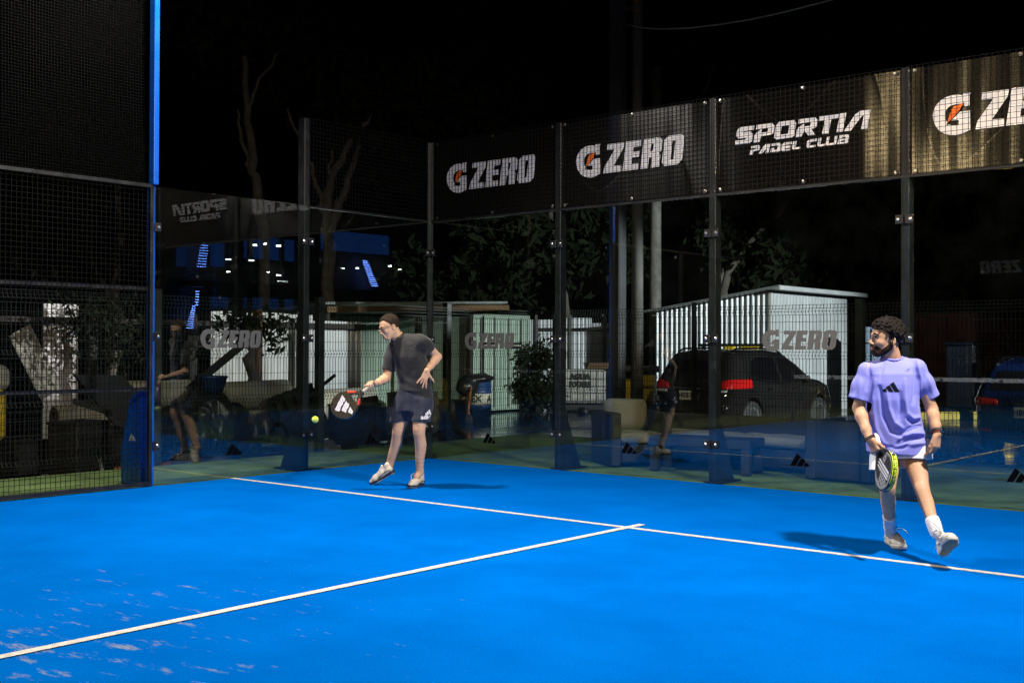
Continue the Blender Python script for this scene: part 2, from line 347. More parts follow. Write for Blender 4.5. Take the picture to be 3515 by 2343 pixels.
# ================================================================ STRUCTURE POSTS (steel uprights outside the glass)
def post_mesh(px, py, nx, ny, top):
    """upright just outside the glass line; (nx, ny) points outwards; gusset foot behind it"""
    n = np.array([nx, ny, 0.0]); t = np.array([-ny, nx, 0.0]); o = np.array([px, py, 0.0]); b = MB()
    R = np.array([t, n, (0, 0, 1)]).T
    b.bbox(o+n*0.075+(0, 0, top/2), (0.082, 0.12, top), 0.008, R)
    foot = MB()
    foot.prism([(0.13, 0.001), (0.44, 0.001), (0.16, 0.62), (0.13, 0.62)], o-t*0.03, n, (0, 0, 1), t*0.06)
    foot.bbox(o+n*0.24+(0, 0, 0.008), (0.20, 0.46, 0.014), 0.003, R)
    return b, foot
def court_post(px, py, nx, ny, top, label):
    e = thing('steel_post', label, 'post', (px, py, 0), 'black steel posts of the court walls')
    a, f = post_mesh(px, py, nx, ny, top)
    a.build('upright', M_STEEL, e); f.build('gusset_foot', M_STEEL, e)
    return e
court_post(0.0, 0.0, -0.7071, 0.7071, H4, 'black corner post where the left glass wall meets the back wall')
for x, lab in ((2, 'black post between the two left white-lettered banners of the back wall'), (4, 'black post just right of the second white-lettered banner, in front of the dark SUV'),
               (6, 'black post directly behind the player in the purple shirt'), (8, 'black back-wall post past the right edge of the photo')):
    court_post(x, 0.0, 0, 1, H4, lab)
court_post(0.0, -2.0, -1, 0, H4, 'tall black post in the middle of the left glass wall')
# ================================================================ GLASS PANES
ADI = [[[(0, 0), (0.058, 0), (0.126, 0.108), (0.076, 0.135)]], [[(0.072, 0), (0.130, 0), (0.176, 0.071), (0.128, 0.098)]], [[(0.144, 0), (0.196, 0), (0.21, 0.022), (0.168, 0.047)]]]
ADI = [[[(0.0, 0.0), (0.055, 0.0), (0.112, 0.092), (0.070, 0.122)]], [[(0.070, 0.0), (0.125, 0.0), (0.160, 0.055), (0.117, 0.083)]], [[(0.140, 0.0), (0.186, 0.0), (0.201, 0.020), (0.162, 0.043)]]]
GZK = [[[(px_-0.247, pz_-0.319) for px_, pz_ in lp] for lp in q] for q in GZ]
def pane(name, o, t, n, w, z0, z1, label, sticker=None, mark=None):
    """glass sheet starting at o along t (unit), outward normal n"""
    o = np.array(o, float); t = np.array(t, float); n = np.array(n, float)
    b = MB(); R = np.array([t, n, (0, 0, 1)]).T
    b.box(o+t*(w/2)+n*0.006+np.array([0, 0, (z0+z1)/2]), (w-0.008, 0.012, z1-z0), R)
    p = b.build(name, M_GLASS); tag(p, label, 'glass panel', 'glass wall panels of the court')
    for z in (0.40, 1.49, 2.58):
        for s_, q in ((0.045, 1), (w-0.045, -1)):
            k = MB(); c0 = o+t*s_+np.array([0, 0, z])
            k.bbox(c0-n*0.007, (0.075, 0.010, 0.085), 0.003, R); br = k.build('bracket', M_STEEL, p)
            k = MB(); k.lathe(c0+t*0.012*q-n*0.012, [(0.016, 0), (0.016, 0.004), (0.008, 0.008)], 10, np.array([t, np.cross(-n, t), -n]).T); k.build('screw', M_BOLT, br)
    u = t if np.cross(t, (0, 0, 1)) @ n < 0 else t        # text runs along t as seen from the court
    if sticker is not None:
        V, F = flat2d(GZK, 0.002); k = 0.785/1.414
        V = place2d(V*np.array([k, 0.215/0.366, 1]), o+t*sticker+np.array([0, 0, 1.362])-n*0.002, t, (0, 0, 1), -n)
        mk('sticker', V, F, M_STICK, p)
    if mark is not None:
        V, F = flat2d(ADI, 0.002)
        V = place2d(V, o+t*mark+np.array([0, 0, 0.245])-n*0.002, t, (0, 0, 1), -n)
        mk('three_bar_mark', V, F, M_BLACKV, p)
    return p
BW = [('glass pane in the back wall beside the corner, grey lettering over the green container', 0.593, 0.89),
      ('glass pane in the back wall in front of the wicker armchair, without lettering', None, 0.89),
      ('glass pane in the back wall with grey lettering in front of the dark SUV', 0.572, 0.875),
      ('glass pane in the back wall right of the player in purple, blue car behind it', None, 0.885)]
for i, (lab, st, mkx) in enumerate(BW): pane('glass_pane', (2*i, 0, 0), (1, 0, 0), (0, 1, 0), 2.0, 0.012, H3-0.03, lab, st, mkx)
pane('glass_pane', (0, -4, 0), (0, 1, 0), (-1, 0, 0), 2.0, 0.012, H3, 'glass pane of the left wall next to the blue mast, grey lettering before white sheeting', 0.561, 0.895)
pane('glass_pane', (0, -2, 0), (0, 1, 0), (-1, 0, 0), 2.0, 0.012, H3-0.02, 'glass pane of the left wall behind the player in black', None, 0.895)
# ================================================================ WIRE MESH PANELS
def mesh_panel(name, o, t, w, z0, z1, label, step=0.05, r=0.0022, frame=0.0, grp='square wire mesh panels of the court'):
    o = np.array(o, float); t = np.array(t, float); nrm = np.cross(t, (0, 0, 1)); b = MB()
    R = np.array([t, nrm, (0, 0, 1)]).T
    nv = int(round(w/step))
    for i in range(nv+1): b.box(o+t*(i*w/nv)+nrm*r+(0, 0, (z0+z1)/2), (2*r, 2*r, z1-z0), R)
    nh = int(round((z1-z0)/step))
    for j in range(nh+1): b.box(o+t*(w/2)-nrm*r+(0, 0, z0+j*(z1-z0)/nh), (w, 2*r, 2*r), R)
    p = b.build(name, M_WIRE); tag(p, label, 'wire mesh', grp)
    if frame:
        def bar(a, c, nm): q = MB(); q.box((np.array(a)+np.array(c))/2, [abs((np.array(c)-np.array(a)) @ t)+frame, frame, abs(c[2]-a[2])+frame], R); return q.build(nm, M_STEEL, p)
        e1 = o+t*w
        bar((*o[:2], z0), (*o[:2], z1), 'frame_bar'); bar((*e1[:2], z0), (*e1[:2], z1), 'frame_bar')
        bar((*(o+t*frame)[:2], z1), (*(e1-t*frame)[:2], z1), 'frame_bar'); bar((*(o+t*frame)[:2], z0), (*(e1-t*frame)[:2], z0), 'frame_bar')
    return p
MLAB = ['mesh in front of the leftmost banner, next to the corner', 'mesh in front of the second banner from the corner', 'mesh in front of the club-name banner',
        'mesh in front of the banner at the right edge']
for i in range(4):
    mesh_panel('wire_mesh', (2*i+0.02, 0.0, 0), (1, 0, 0), 1.96, H3+0.01, H4, 'square black wire '+MLAB[i])
mesh_panel('wire_mesh', (0, -1.98, 0), (0, 1, 0), 1.95, H3+0.01, H4, 'open black wire mesh above the left glass, without a banner')
for k, (ya, lab) in enumerate(((-6.0, 'tall black wire mesh panel at the left edge, from the blue mast forward'), (-8.0, 'tall black wire mesh panel of the side wall, out past the left edge'))):
    p = mesh_panel('side_mesh', (0.0, ya+0.03, 0), (0, 1, 0), 1.94, 0.03, H3, lab, r=0.002, frame=0.035)
    for z in (0.965, 1.965):
        q = MB(); q.box((0.0-0.03, ya+1.0, z), (0.03, 1.94, 0.035)); q.build('cross_bar', M_STEEL, p)
# ================================================================ BANNERS
def banner(x0, kind, label, yb=0.045, s=1, right=None):
    """vinyl sheet tied behind the mesh, x0..x0+2 on the line y = yb (s = -1: far wall, seen from the other side)"""
    nx, nz = 24, 10; V = []; F = []
    for side in (0, 1):
        for j in range(nz+1):
            for i in range(nx+1):
                x = 0.05+1.90*i/nx; z = H3+0.012+0.968*j/nz
                dy = 0.010*math.sin(math.pi*i/nx)*math.sin(2.1*j/nz+x0)+0.004*math.sin(9*i/nx+x0)
                V.append((x0+s*(x-1)+1, yb+s*(dy+0.0015*side), z))
    k = (nx+1)*(nz+1)
    for j in range(nz):
        for i in range(nx):
            a = j*(nx+1)+i; F.append((a, a+1, a+nx+2, a+nx+1)); F.append((k+a, k+a+nx+1, k+a+nx+2, k+a+1))
    p = mk('banner', V, F, M_BANNER, None, True); tag(p, label, 'banner', 'black advertising banners')
    ex = (s, 0, 0); o = np.array([x0+1-s, yb-s*0.011, H3])
    def put(polys, nm, m, off=0.0):
        A, G_ = flat2d(polys, 0.0015); mk(nm, place2d(A, o-np.array([0, s*off, 0]), ex, (0, 0, 1), (0, -s, 0)), G_, m, p)
    if kind == 'G':
        put(GZ, 'lettering', M_WHITEV); put(BOLT, 'bolt_emblem', M_ORANGE, 0.002)
    elif kind == 'S': put(SP, 'lettering', M_WHITEV)
    for (gx, gz) in ((0.09, 0.955), (1.0, 0.955), (1.91, 0.955), (0.09, 0.035), (1.0, 0.035), (1.91, 0.035)):
        g = MB(); g.lathe((x0+1+s*(gx-1), yb-s*0.014, H3+gz), [(0.008, 0), (0.019, 0), (0.019, 0.003), (0.008, 0.005)], 10, np.array([(s, 0, 0), (0, 0, 1), (0, -s, 0)]).T); g.build('grommet', M_BOLT, p)
    return p
banner(0, 'G', 'black banner with white lettering and orange bolt, next to the corner of the court')
banner(2, 'G', 'black banner with white lettering and orange bolt, left of the club-name banner')
banner(4, 'S', 'black banner with slanted two-line club name')
banner(6, 'G', 'black banner with white lettering, cut off by the right edge of the photo')
q = MB(); q.mm((0.0, 0.012, H3-0.022), (10.0, 0.05, H3+0.006)); tag(q.build('top_rail', M_STEEL), 'black steel rail along the glass below the banners', 'rail')
q = MB(); q.mm((-0.05, -1.96, H3-0.012), (-0.012, -0.02, H3+0.004)); tag(q.build('top_rail', M_STEEL), 'black steel rail on top of the left glass behind the player in black', 'rail')
# ================================================================ LIGHT MASTS WITH FLOODLIGHTS
def mast(px, py, sx, label, power, col, aim, name='light_mast', hh=6.3, spread=136):
    e = thing(name, label, 'light mast', (px, py, 0), 'blue floodlight masts of the court')
    o = np.array([px, py, 0.0])
    q = MB(); q.bbox(o+(0, 0.0, 3.0+(hh-3.0)/2), (0.092, 0.058, hh-3.0), 0.006); q.build('pole', M_BLUEP, e)
    q = MB(); q.bbox(o+(-sx*0.047, 0.005, 1.5), (0.072, 0.05, 2.99), 0.005)
    q.prism([(0.0, 0.0), (0.36, 0.0), (0.36, 0.35), (0.2, 0.86), (0.0, 0.98)], o+np.array([-sx*0.12, -0.05, 0.004]), (-sx, 0, 0), (0, 0, 1), (0, 0.10, 0)); q.build('lower_column', M_BLUEP, e)
    V, F = flat2d(ADI, 0.003)
    lg = mk('three_bar_mark', place2d(V*0.62, o+np.array([-sx*0.335, -0.0525, 0.44]), (1, 0, 0), (0, 0, 1), (0, -1, 0)), F, M_WHITEV, e)
    q = MB(); q.bbox(o+(sx*0.25, 0, hh-0.04), (0.7, 0.08, 0.08), 0.006); q.build('arm', M_BLUEP, e)
    d = np.array(aim, float)-(o+np.array([sx*0.55, 0, 6.15])); d /= np.linalg.norm(d)
    xa = np.cross(d, (0, 0, 1)); xa /= np.linalg.norm(xa); R = np.array([xa, np.cross(d, xa), d]).T
    c = o+np.array([sx*0.55, 0, 6.15])
    q = MB(); q.bbox(c-d*0.06, (0.52, 0.36, 0.09), 0.015, R); h = q.build('floodlight', M_STEEL, e)
    ld = bpy.data.lights.new('floodlight_lamp', 'AREA'); ld.shape = 'RECTANGLE'; ld.size = 0.46; ld.size_y = 0.30; ld.energy = power*PW; ld.color = col; ld.spread = math.radians(spread)
    lo = bpy.data.objects.new('floodlight_lamp', ld); COL.objects.link(lo)
    lo.matrix_world = Matrix(((R[0, 0], R[0, 1], -R[0, 2]*-1*-1, c[0]), (R[1, 0], R[1, 1], -R[1, 2], c[1]), (R[2, 0], R[2, 1], -R[2, 2], c[2]), (0, 0, 0, 1)))
    return e
PW = 0.36
LC = (1.0, 0.93, 0.84)
mast(0.0, -4.0, 1, 'tall blue square light mast at the end of the left glass wall', 1250, LC, (4.2, -5.5, 0))
mast(10.0, -4.0, -1, 'blue light mast on the right side of the court, seen only as reflection', 1700, LC, (4.6, -4.6, 0))
mast(0.0, -16.0, 1, 'blue light mast on the far left side of the court', 480, (1.0, 0.74, 0.36), (5, -12.5, 0))
mast(10.0, -16.0, -1, 'blue light mast on the far right side of the court', 850, (1.0, 0.74, 0.36), (5, -12.5, 0))
mast(15.1, -5.0, -1, 'blue light mast of the neighbouring court, right of the photographed one', 75, (1.0, 0.66, 0.26), (6.4, 0.0, 3.1), hh=5.1, spread=24)
# fine black net above the side mesh
def net_mat():
    m = bpy.data.materials.new('fine_net'); m.use_nodes = True; nt = m.node_tree; N = nt.nodes; L = nt.links
    b = N['Principled BSDF']; b.inputs['Specular IOR Level'].default_value = 0.15; b.inputs['Base Color'].default_value = (0.002, 0.002, 0.002, 1); b.inputs['Roughness'].default_value = 0.7
    tc = N.new('ShaderNodeTexCoord')
    fac = None
    for ax in (1, 2):
        sp = N.new('ShaderNodeSeparateXYZ'); L.new(tc.outputs['Object'], sp.inputs[0])
        mu = N.new('ShaderNodeMath'); mu.operation = 'MULTIPLY'; mu.inputs[1].default_value = 33.0; L.new(sp.outputs[ax], mu.inputs[0])
        fr = N.new('ShaderNodeMath'); fr.operation = 'FRACT'; L.new(mu.outputs[0], fr.inputs[0])
        lt = N.new('ShaderNodeMath'); lt.operation = 'LESS_THAN'; lt.inputs[1].default_value = 0.06; L.new(fr.outputs[0], lt.inputs[0])
        if fac is None: fac = lt.outputs[0]
        else:
            mx = N.new('ShaderNodeMath'); mx.operation = 'MAXIMUM'; L.new(fac, mx.inputs[0]); L.new(lt.outputs[0], mx.inputs[1]); fac = mx.outputs[0]
    tr = N.new('ShaderNodeBsdfTransparent'); ms = N.new('ShaderNodeMixShader')
    L.new(fac, ms.inputs[0]); L.new(tr.outputs[0], ms.inputs[1]); L.new(b.outputs[0], ms.inputs[2]); L.new(ms.outputs[0], N['Material Output'].inputs[0])
    return m
nv = []; nf = []
for i in range(13):
    for j in range(7):
        y = -4.06-6.0*i/12; z = H3+0.02+3.1*j/6
        nv.append((-0.05-0.05*math.sin(math.pi*j/6)-0.03*math.sin(0.9*i), y, z))
for i in range(12):
    for j in range(6): a = i*7+j; nf.append((a, a+7, a+8, a+1))
tag(mk('ball_net', nv, nf, net_mat(), None, True), 'fine black ball net hanging above the side mesh, left of the blue mast', 'net')
# ================================================================ NET AND FAR END (seen as reflections)
M_NET = mat('net_cord', (0.012, 0.012, 0.013), 0.8)
e = thing('court_net', 'black tennis-style net with white top tape across the court', 'net', (5, -10, 0))
q = MB()
for i in range(0, 226): q.box((0.12+9.76*i/225, -10, 0.44), (0.003, 0.003, 0.82))
for j in range(19): q.box((5, -10, 0.03+0.045*j), (9.76, 0.003, 0.003))
q.build('mesh', M_NET, e)
q = MB(); q.mm((0.1, -10.012, 0.83), (9.9, -9.988, 0.90)); q.build('top_tape', M_WHITEV, e)
for i in range(9):
    V, F = flat2d(ADI, 0.002); mk('three_bar_mark', place2d(V*0.42, (0.9+i*1.0, -9.985, 0.838), (-1, 0, 0), (0, 0, 1), (0, 1, 0)), F, M_BLACKV, e)
for x in (0.06, 9.94): q = MB(); q.cyl((x, -10, 0), (x, -10, 1.0), 0.04, n=12); q.build('net_post', M_STEEL, e)
for i, (k, lab) in enumerate((('G', 'leftmost'), ('G', 'second'), ('S', 'middle'), ('G', 'fourth'), ('G', 'rightmost'))):
    banner(2*i, k, 'far banner behind the camera, %s of five seen from the far side' % lab, yb=-20.05, s=-1)
e = thing('far_wall', 'far glass wall of the court, seen only in reflections', 'wall', (5, -20, 0))
q = MB(); q.mm((0, -20.03, 0.01), (10, -20.02, H3-0.03)); q.build('pane', M_GLASS, e)
for i in range(6): q = MB(); q.bbox((2*i, -20.12, 1.99), (0.08, 0.12, 3.98), 0.006); q.build('upright', M_STEEL, e)
# ================================================================ IMPLICIT SURFACES (bodies, clothes, car shells)
class Field:
    def __init__(s, lo, hi, h, big=0.25):
        s.lo = np.array(lo, float); s.h = h; s.n = (np.ceil((np.array(hi, float)-s.lo)/h).astype(int)+1)
        s.D = np.full(tuple(s.n), big, np.float32); s.big = big
    def _block(s, lo, hi):
        a = np.maximum(0, np.floor((np.array(lo)-s.lo)/s.h).astype(int)); b = np.minimum(s.n, np.ceil((np.array(hi)-s.lo)/s.h).astype(int)+1)
        if (b <= a).any(): return None
        sl = tuple(slice(a[i], b[i]) for i in range(3))
        g = [(s.lo[i]+s.h*np.arange(a[i], b[i])).astype(np.float32) for i in range(3)]
        return sl, g[0][:, None, None], g[1][None, :, None], g[2][None, None, :]
    def put(s, lo, hi, fn, k=0.0, mode='u', pad=0.05):
        bl = s._block(np.array(lo)-k-pad, np.array(hi)+k+pad)
        if bl is None: return s
        sl, X, Y, Z = bl; d = fn(X, Y, Z); c = s.D[sl]
        if mode == 'u':
            if k > 0:
                e = np.maximum(k-np.abs(c-d), 0)/k; s.D[sl] = np.minimum(c, d)-e*e*k*0.25
            else: s.D[sl] = np.minimum(c, d)
        elif mode == 's':
            d = -d
            if k > 0:
                e = np.maximum(k-np.abs(c-d), 0)/k; s.D[sl] = np.maximum(c, d)+e*e*k*0.25
            else: s.D[sl] = np.maximum(c, d)
        return s
    def cone(s, a, b, ra, rb, k=0.02, mode='u'):
        a = np.array(a, float); b = np.array(b, float); ba = b-a; l2 = float(ba @ ba)+1e-12
        def fn(X, Y, Z):
            px, py, pz = X-a[0], Y-a[1], Z-a[2]
            t = np.clip((px*ba[0]+py*ba[1]+pz*ba[2])/l2, 0, 1)
            return np.sqrt((px-t*ba[0])**2+(py-t*ba[1])**2+(pz-t*ba[2])**2)-(ra+(rb-ra)*t)
        r = max(ra, rb); return s.put(np.minimum(a, b)-r, np.maximum(a, b)+r, fn, k, mode)
    def chain(s, pts, rad, k=0.02):
        for i in range(len(pts)-1): s.cone(pts[i], pts[i+1], rad[i], rad[i+1], k)
        return s
    def ell(s, c, r, R=None, k=0.02, mode='u'):
        c = np.array(c, float); r = np.array(r, float); R = np.eye(3) if R is None else np.asarray(R)   # columns = local axes
        def fn(X, Y, Z):
            px, py, pz = X-c[0], Y-c[1], Z-c[2]
            q = [(px*R[0, i]+py*R[1, i]+pz*R[2, i]) for i in range(3)]
            k0 = np.sqrt(sum((q[i]/r[i])**2 for i in range(3))); k1 = np.sqrt(sum((q[i]/r[i]**2)**2 for i in range(3)))+1e-6
            return k0*(k0-1)/k1
        m = max(r); return s.put(c-m, c+m, fn, k, mode)
    def box(s, c, hsz, R=None, rd=0.01, k=0.01, mode='u'):
        c = np.array(c, float); hs = np.array(hsz, float)-rd; R = np.eye(3) if R is None else np.asarray(R)
        def fn(X, Y, Z):
            px, py, pz = X-c[0], Y-c[1], Z-c[2]
            q = [np.abs(px*R[0, i]+py*R[1, i]+pz*R[2, i])-hs[i] for i in range(3)]
            o = np.sqrt(sum(np.maximum(t, 0)**2 for t in q)); return o+np.minimum(np.maximum(q[0], np.maximum(q[1], q[2])), 0)-rd
        m = float(np.linalg.norm(hsz)); return s.put(c-m, c+m, fn, k, mode)
    def coords(s):
        return [(s.lo[i]+s.h*np.arange(s.n[i])).astype(np.float32).reshape([-1 if j == i else 1 for j in range(3)]) for i in range(3)]
    def half(s, p, n, k=0.0):
        """keep the side of the plane that n points away from"""
        X, Y, Z = s.coords(); d = (X-p[0])*n[0]+(Y-p[1])*n[1]+(Z-p[2])*n[2]; s.D = np.maximum(s.D, d.astype(np.float32)); return s
    def mesh(s, smooth=0):
        return surfnet(s.D, s.lo, s.h, smooth)
def surfnet(D, lo, h, smooth=0):
    I = (D < 0); nx, ny, nz = D.shape
    cnt = np.zeros((nx-1, ny-1, nz-1), np.int8)
    offs = [(i, j, k) for i in (0, 1) for j in (0, 1) for k in (0, 1)]
    for (i, j, k) in offs: cnt += I[i:nx-1+i, j:ny-1+j, k:nz-1+k]
    ids = np.argwhere((cnt > 0) & (cnt < 8)); vid = np.full(cnt.shape, -1, np.int32); vid[tuple(ids.T)] = np.arange(len(ids))
    val = {o: D[ids[:, 0]+o[0], ids[:, 1]+o[1], ids[:, 2]+o[2]] for o in offs}
    acc = np.zeros((len(ids), 3)); num = np.zeros(len(ids))
    for a in offs:
        for ax in range(3):
            if a[ax] == 1: continue
            b = tuple(1 if q == ax else a[q] for q in range(3)); va, vb = val[a], val[b]
            m = (va < 0) != (vb < 0); t = va[m]/(va[m]-vb[m]); P = np.tile(np.array(a, float), (m.sum(), 1)); P[:, ax] += t
            acc[m] += P; num[m] += 1
    V = lo+h*(ids+acc/num[:, None]); Fs = []
    for ax in range(3):
        a = [slice(None)]*3; b = [slice(None)]*3; a[ax] = slice(0, -1); b[ax] = slice(1, None)
        ch = np.argwhere(I[tuple(a)] != I[tuple(b)])
        o1, o2 = [(1, 2), (2, 0), (0, 1)][ax]
        ok = (ch[:, o1] > 0) & (ch[:, o2] > 0) & (ch[:, o1] < D.shape[o1]-1) & (ch[:, o2] < D.shape[o2]-1); ch = ch[ok]
        q = []
        for (d1, d2) in ((-1, -1), (0, -1), (0, 0), (-1, 0)):
            c = ch.copy(); c[:, o1] += d1; c[:, o2] += d2; q.append(vid[c[:, 0], c[:, 1], c[:, 2]])
        q = np.array(q).T; fl = ~I[ch[:, 0], ch[:, 1], ch[:, 2]]
        q[fl] = q[fl][:, ::-1]; Fs.append(q)
    F = np.vstack(Fs); F = F[(F >= 0).all(1)]
    for _ in range(smooth):
        A = np.zeros_like(V); n = np.zeros(len(V))
        for i in range(4):
            np.add.at(A, F[:, i], V[F[:, (i+1) % 4]]); np.add.at(A, F[:, i], V[F[:, i-1]]); np.add.at(n, F[:, i], 2)
        V = V+0.5*(A/np.maximum(n, 1)[:, None]-V)
    return V, F
def vnormals(V, F):
    n = np.cross(V[F[:, 2]]-V[F[:, 0]], V[F[:, 3]]-V[F[:, 1]]); N = np.zeros_like(V)
    for i in range(4): np.add.at(N, F[:, i], n)
    return N/(np.linalg.norm(N, axis=1)[:, None]+1e-12)
_NT = rng.random((32, 32, 32)).astype(np.float32)
def vnoise(P):
    """smooth value noise, -1..1"""
    P = np.asarray(P, float); i = np.floor(P).astype(int); f = P-i; f = f*f*(3-2*f); r = 0
    for dx in (0, 1):
        for dy in (0, 1):
            for dz in (0, 1):
                w = (f[:, 0] if dx else 1-f[:, 0])*(f[:, 1] if dy else 1-f[:, 1])*(f[:, 2] if dz else 1-f[:, 2])
                r = r+w*_NT[(i[:, 0]+dx) % 32, (i[:, 1]+dy) % 32, (i[:, 2]+dz) % 32]
    return r*2-1
def fbm(P, o=3):
    r = 0; a = 1.0
    for k in range(o): r = r+a*vnoise(P*2**k+17.3*k); a *= 0.5
    return r
def decal(tree, V, F, d, off=0.0015, maxd=3.0):
    """drop a flat mark onto a surface along d; keeps only the faces that land on it"""
    out = []; ok = []
    for p in V:
        h = tree.ray_cast(Vector(p), Vector(d), maxd)
        if h[0] is None: ok.append(False); out.append(p)
        else: ok.append(True); out.append(np.array(h[0])-np.array(d)*off)
    return np.array(out), [f for f in F if all(ok[i] for i in f)]
def fine2d(polys, step):
    """filled polygons cut into small faces so that they can follow a curved surface"""
    V, F = flat2d(polys, 0.0); import bmesh
    bm = bmesh.new(); vs = [bm.verts.new(p) for p in V]
    for f in F:
        try: bm.faces.new([vs[i] for i in f])
        except ValueError: pass
    lo = V.min(0); hi = V.max(0)
    for ax in (0, 1):
        x = lo[ax]+step
        while x < hi[ax]:
            n = Vector((1, 0, 0)) if ax == 0 else Vector((0, 1, 0)); c = Vector((x, 0, 0)) if ax == 0 else Vector((0, x, 0))
            bmesh.ops.bisect_plane(bm, geom=bm.verts[:]+bm.edges[:]+bm.faces[:], plane_co=c, plane_no=n); x += step
    bm.verts.index_update(); V = np.array([v.co[:] for v in bm.verts]); F = [tuple(v.index for v in f.verts) for f in bm.faces]; bm.free()
    return V, F
# ================================================================ MATERIALS OF THE YARD BEHIND
M_FENCE = mat('fence_wire', (0.012, 0.018, 0.014), 0.45, spec=0.4)
M_FPOST = mat('fence_post', (0.014, 0.018, 0.016), 0.5, var=0.2)
M_ZINC = mat('zinc_sheet', (0.50, 0.52, 0.54), 0.42, metal=0.15, col2=(0.62, 0.63, 0.63), scale=2.2, stretch=(1, 1, 0.35), bump=0.05, bscale=4)
M_ZINCW = mat('white_zinc_sheet', (0.62, 0.60, 0.58), 0.6, col2=(0.42, 0.39, 0.36), scale=1.6, stretch=(1.4, 1.4, 0.4))
M_RUST = mat('red_container_paint', (0.22, 0.035, 0.025), 0.55, var=0.3, scale=3)
M_GREENC = mat('pale_green_paint', (0.36, 0.46, 0.37), 0.55, col2=(0.27, 0.36, 0.28), scale=1.8, stretch=(1, 1, 0.3))
M_WOODD = mat('dark_wood', (0.018, 0.014, 0.011), 0.8, var=0.4, scale=9, stretch=(6, 6, 1))
M_WOODB = mat('brown_wood', (0.12, 0.065, 0.025), 0.75, var=0.4, scale=8, stretch=(6, 6, 1))
M_BEIGE = mat('beige_roll', (0.40, 0.36, 0.28), 0.85, var=0.15, scale=3, stretch=(0.4, 0.4, 1))
M_TARP = mat('black_tarp', (0.010, 0.010, 0.012), 0.38, var=0.3, scale=7, bump=0.35, bscale=9)
M_TARPG = mat('grey_board', (0.018, 0.019, 0.021), 0.6, var=0.15, scale=5)
M_YEL = mat('yellow_paint', (0.70, 0.47, 0.012), 0.5, var=0.12, scale=4)
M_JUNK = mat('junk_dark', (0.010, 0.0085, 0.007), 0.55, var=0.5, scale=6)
M_BLUEB = mat('blue_plastic', (0.012, 0.045, 0.15), 0.4, var=0.15, scale=5)
M_CREAM = mat('cream_band', (0.42, 0.40, 0.33), 0.6, var=0.12, scale=8)
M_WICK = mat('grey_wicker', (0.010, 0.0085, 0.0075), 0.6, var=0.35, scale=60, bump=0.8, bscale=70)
M_CUSH = mat('cream_cushion', (0.15, 0.14, 0.12), 0.9, var=0.06, scale=3, bump=0.25, bscale=6)
M_CONC = mat('grey_concrete', (0.10, 0.098, 0.095), 0.85, var=0.2, scale=3, bump=0.2, bscale=15)
M_CONCD = mat('dark_concrete', (0.028, 0.029, 0.035), 0.8, var=0.25, scale=3, bump=0.2, bscale=15)
M_TANK = mat('dirty_white_plastic', (0.30, 0.29, 0.26), 0.6, var=0.25, scale=4)
M_ORW = mat('orange_plank', (0.24, 0.075, 0.018), 0.7, var=0.4, scale=7, stretch=(5, 5, 1))
M_BLACK = mat('flat_black', (0.006, 0.006, 0.006), 0.7)
M_PALEB = mat('pale_blue_panel', (0.30, 0.38, 0.50), 0.5, var=0.12, scale=4)
M_ROOF = mat('galvanised_roof', (0.30, 0.32, 0.31), 0.4, metal=0.4, var=0.15, scale=4)
# ================================================================ FOLDED WIRE FENCE
def fence_run(label, p0, p1, posts, dn):
    """rigid mesh fence with V folds from p0 to p1; dn: side the folds point to"""
    p0 = np.array([*p0, 0.0]); p1 = np.array([*p1, 0.0]); t = p1-p0; Lg = np.linalg.norm(t); t /= Lg; n = np.array([*dn, 0.0])
    e = thing('wire_fence', label, 'fence', p0); b = MB(); r = 0.0026; R = np.array([t, n, (0, 0, 1)]).T
    folds = (0.12, 0.74, 1.30, 1.90); prof = [(0.03, 0)]
    for f in folds: prof += [(f-0.045, 0), (f, 0.035), (f+0.045, 0)]
    prof += [(2.0, 0)]
    nv = int(Lg/0.05)
    for i in range(nv+1):
        q = p0+t*(i*Lg/nv); V = []; F = []
        for (z, o) in prof:
            c = q+n*o+np.array([0, 0, z]); V += [c-t*r-n*r, c+t*r-n*r, c+t*r+n*r, c-t*r+n*r]
        for k in range(len(prof)-1):
            for m in range(4): F.append((4*k+m, 4*k+(m+1) % 4, 4*k+4+(m+1) % 4, 4*k+4+m))
        b.add(V, F)
    zs = [0.03, 0.27, 0.43, 0.59, 0.90, 1.06, 1.46, 1.62, 1.76, 1.99]
    for z in zs: b.box(p0+t*Lg/2+n*0.006+np.array([0, 0, z]), (Lg, 2*r, 2*r), R)
    for f in folds:
        for (z, o) in ((f-0.045, 0.006), (f, 0.041), (f+0.045, 0.006)): b.box(p0+t*Lg/2+n*o+np.array([0, 0, z]), (Lg, 2*r, 2*r), R)
    b.build('wire_panel', M_FENCE, e)
    for (x, y, w) in posts:
        q = MB(); q.bbox((x, y, 0.88), (w, w, 2.35), 0.006); q.bbox((x, y, 2.06), (w+0.008, w+0.008, 0.012), 0.003); q.build('fence_post', M_FPOST, e)
    return e
fence_run('dark folded wire fence running along the left side, behind the left glass wall', (-1.72, -12.0), (-1.72, 4.16),
          [(-1.765, 4.2-2.52*k-(0 if k == 0 else -0.55)*1, 0.10) for k in (1, 2, 3, 4, 5)], (1, 0))
fence_run('dark folded wire fence behind the wicker furniture, in front of the parked cars', (-1.66, 4.25), (12.0, 4.25),
          [(-1.27, 4.31, 0.10), (1.26, 4.31, 0.06), (3.78, 4.31, 0.11), (6.3, 4.31, 0.06), (8.8, 4.31, 0.06)], (0, -1))
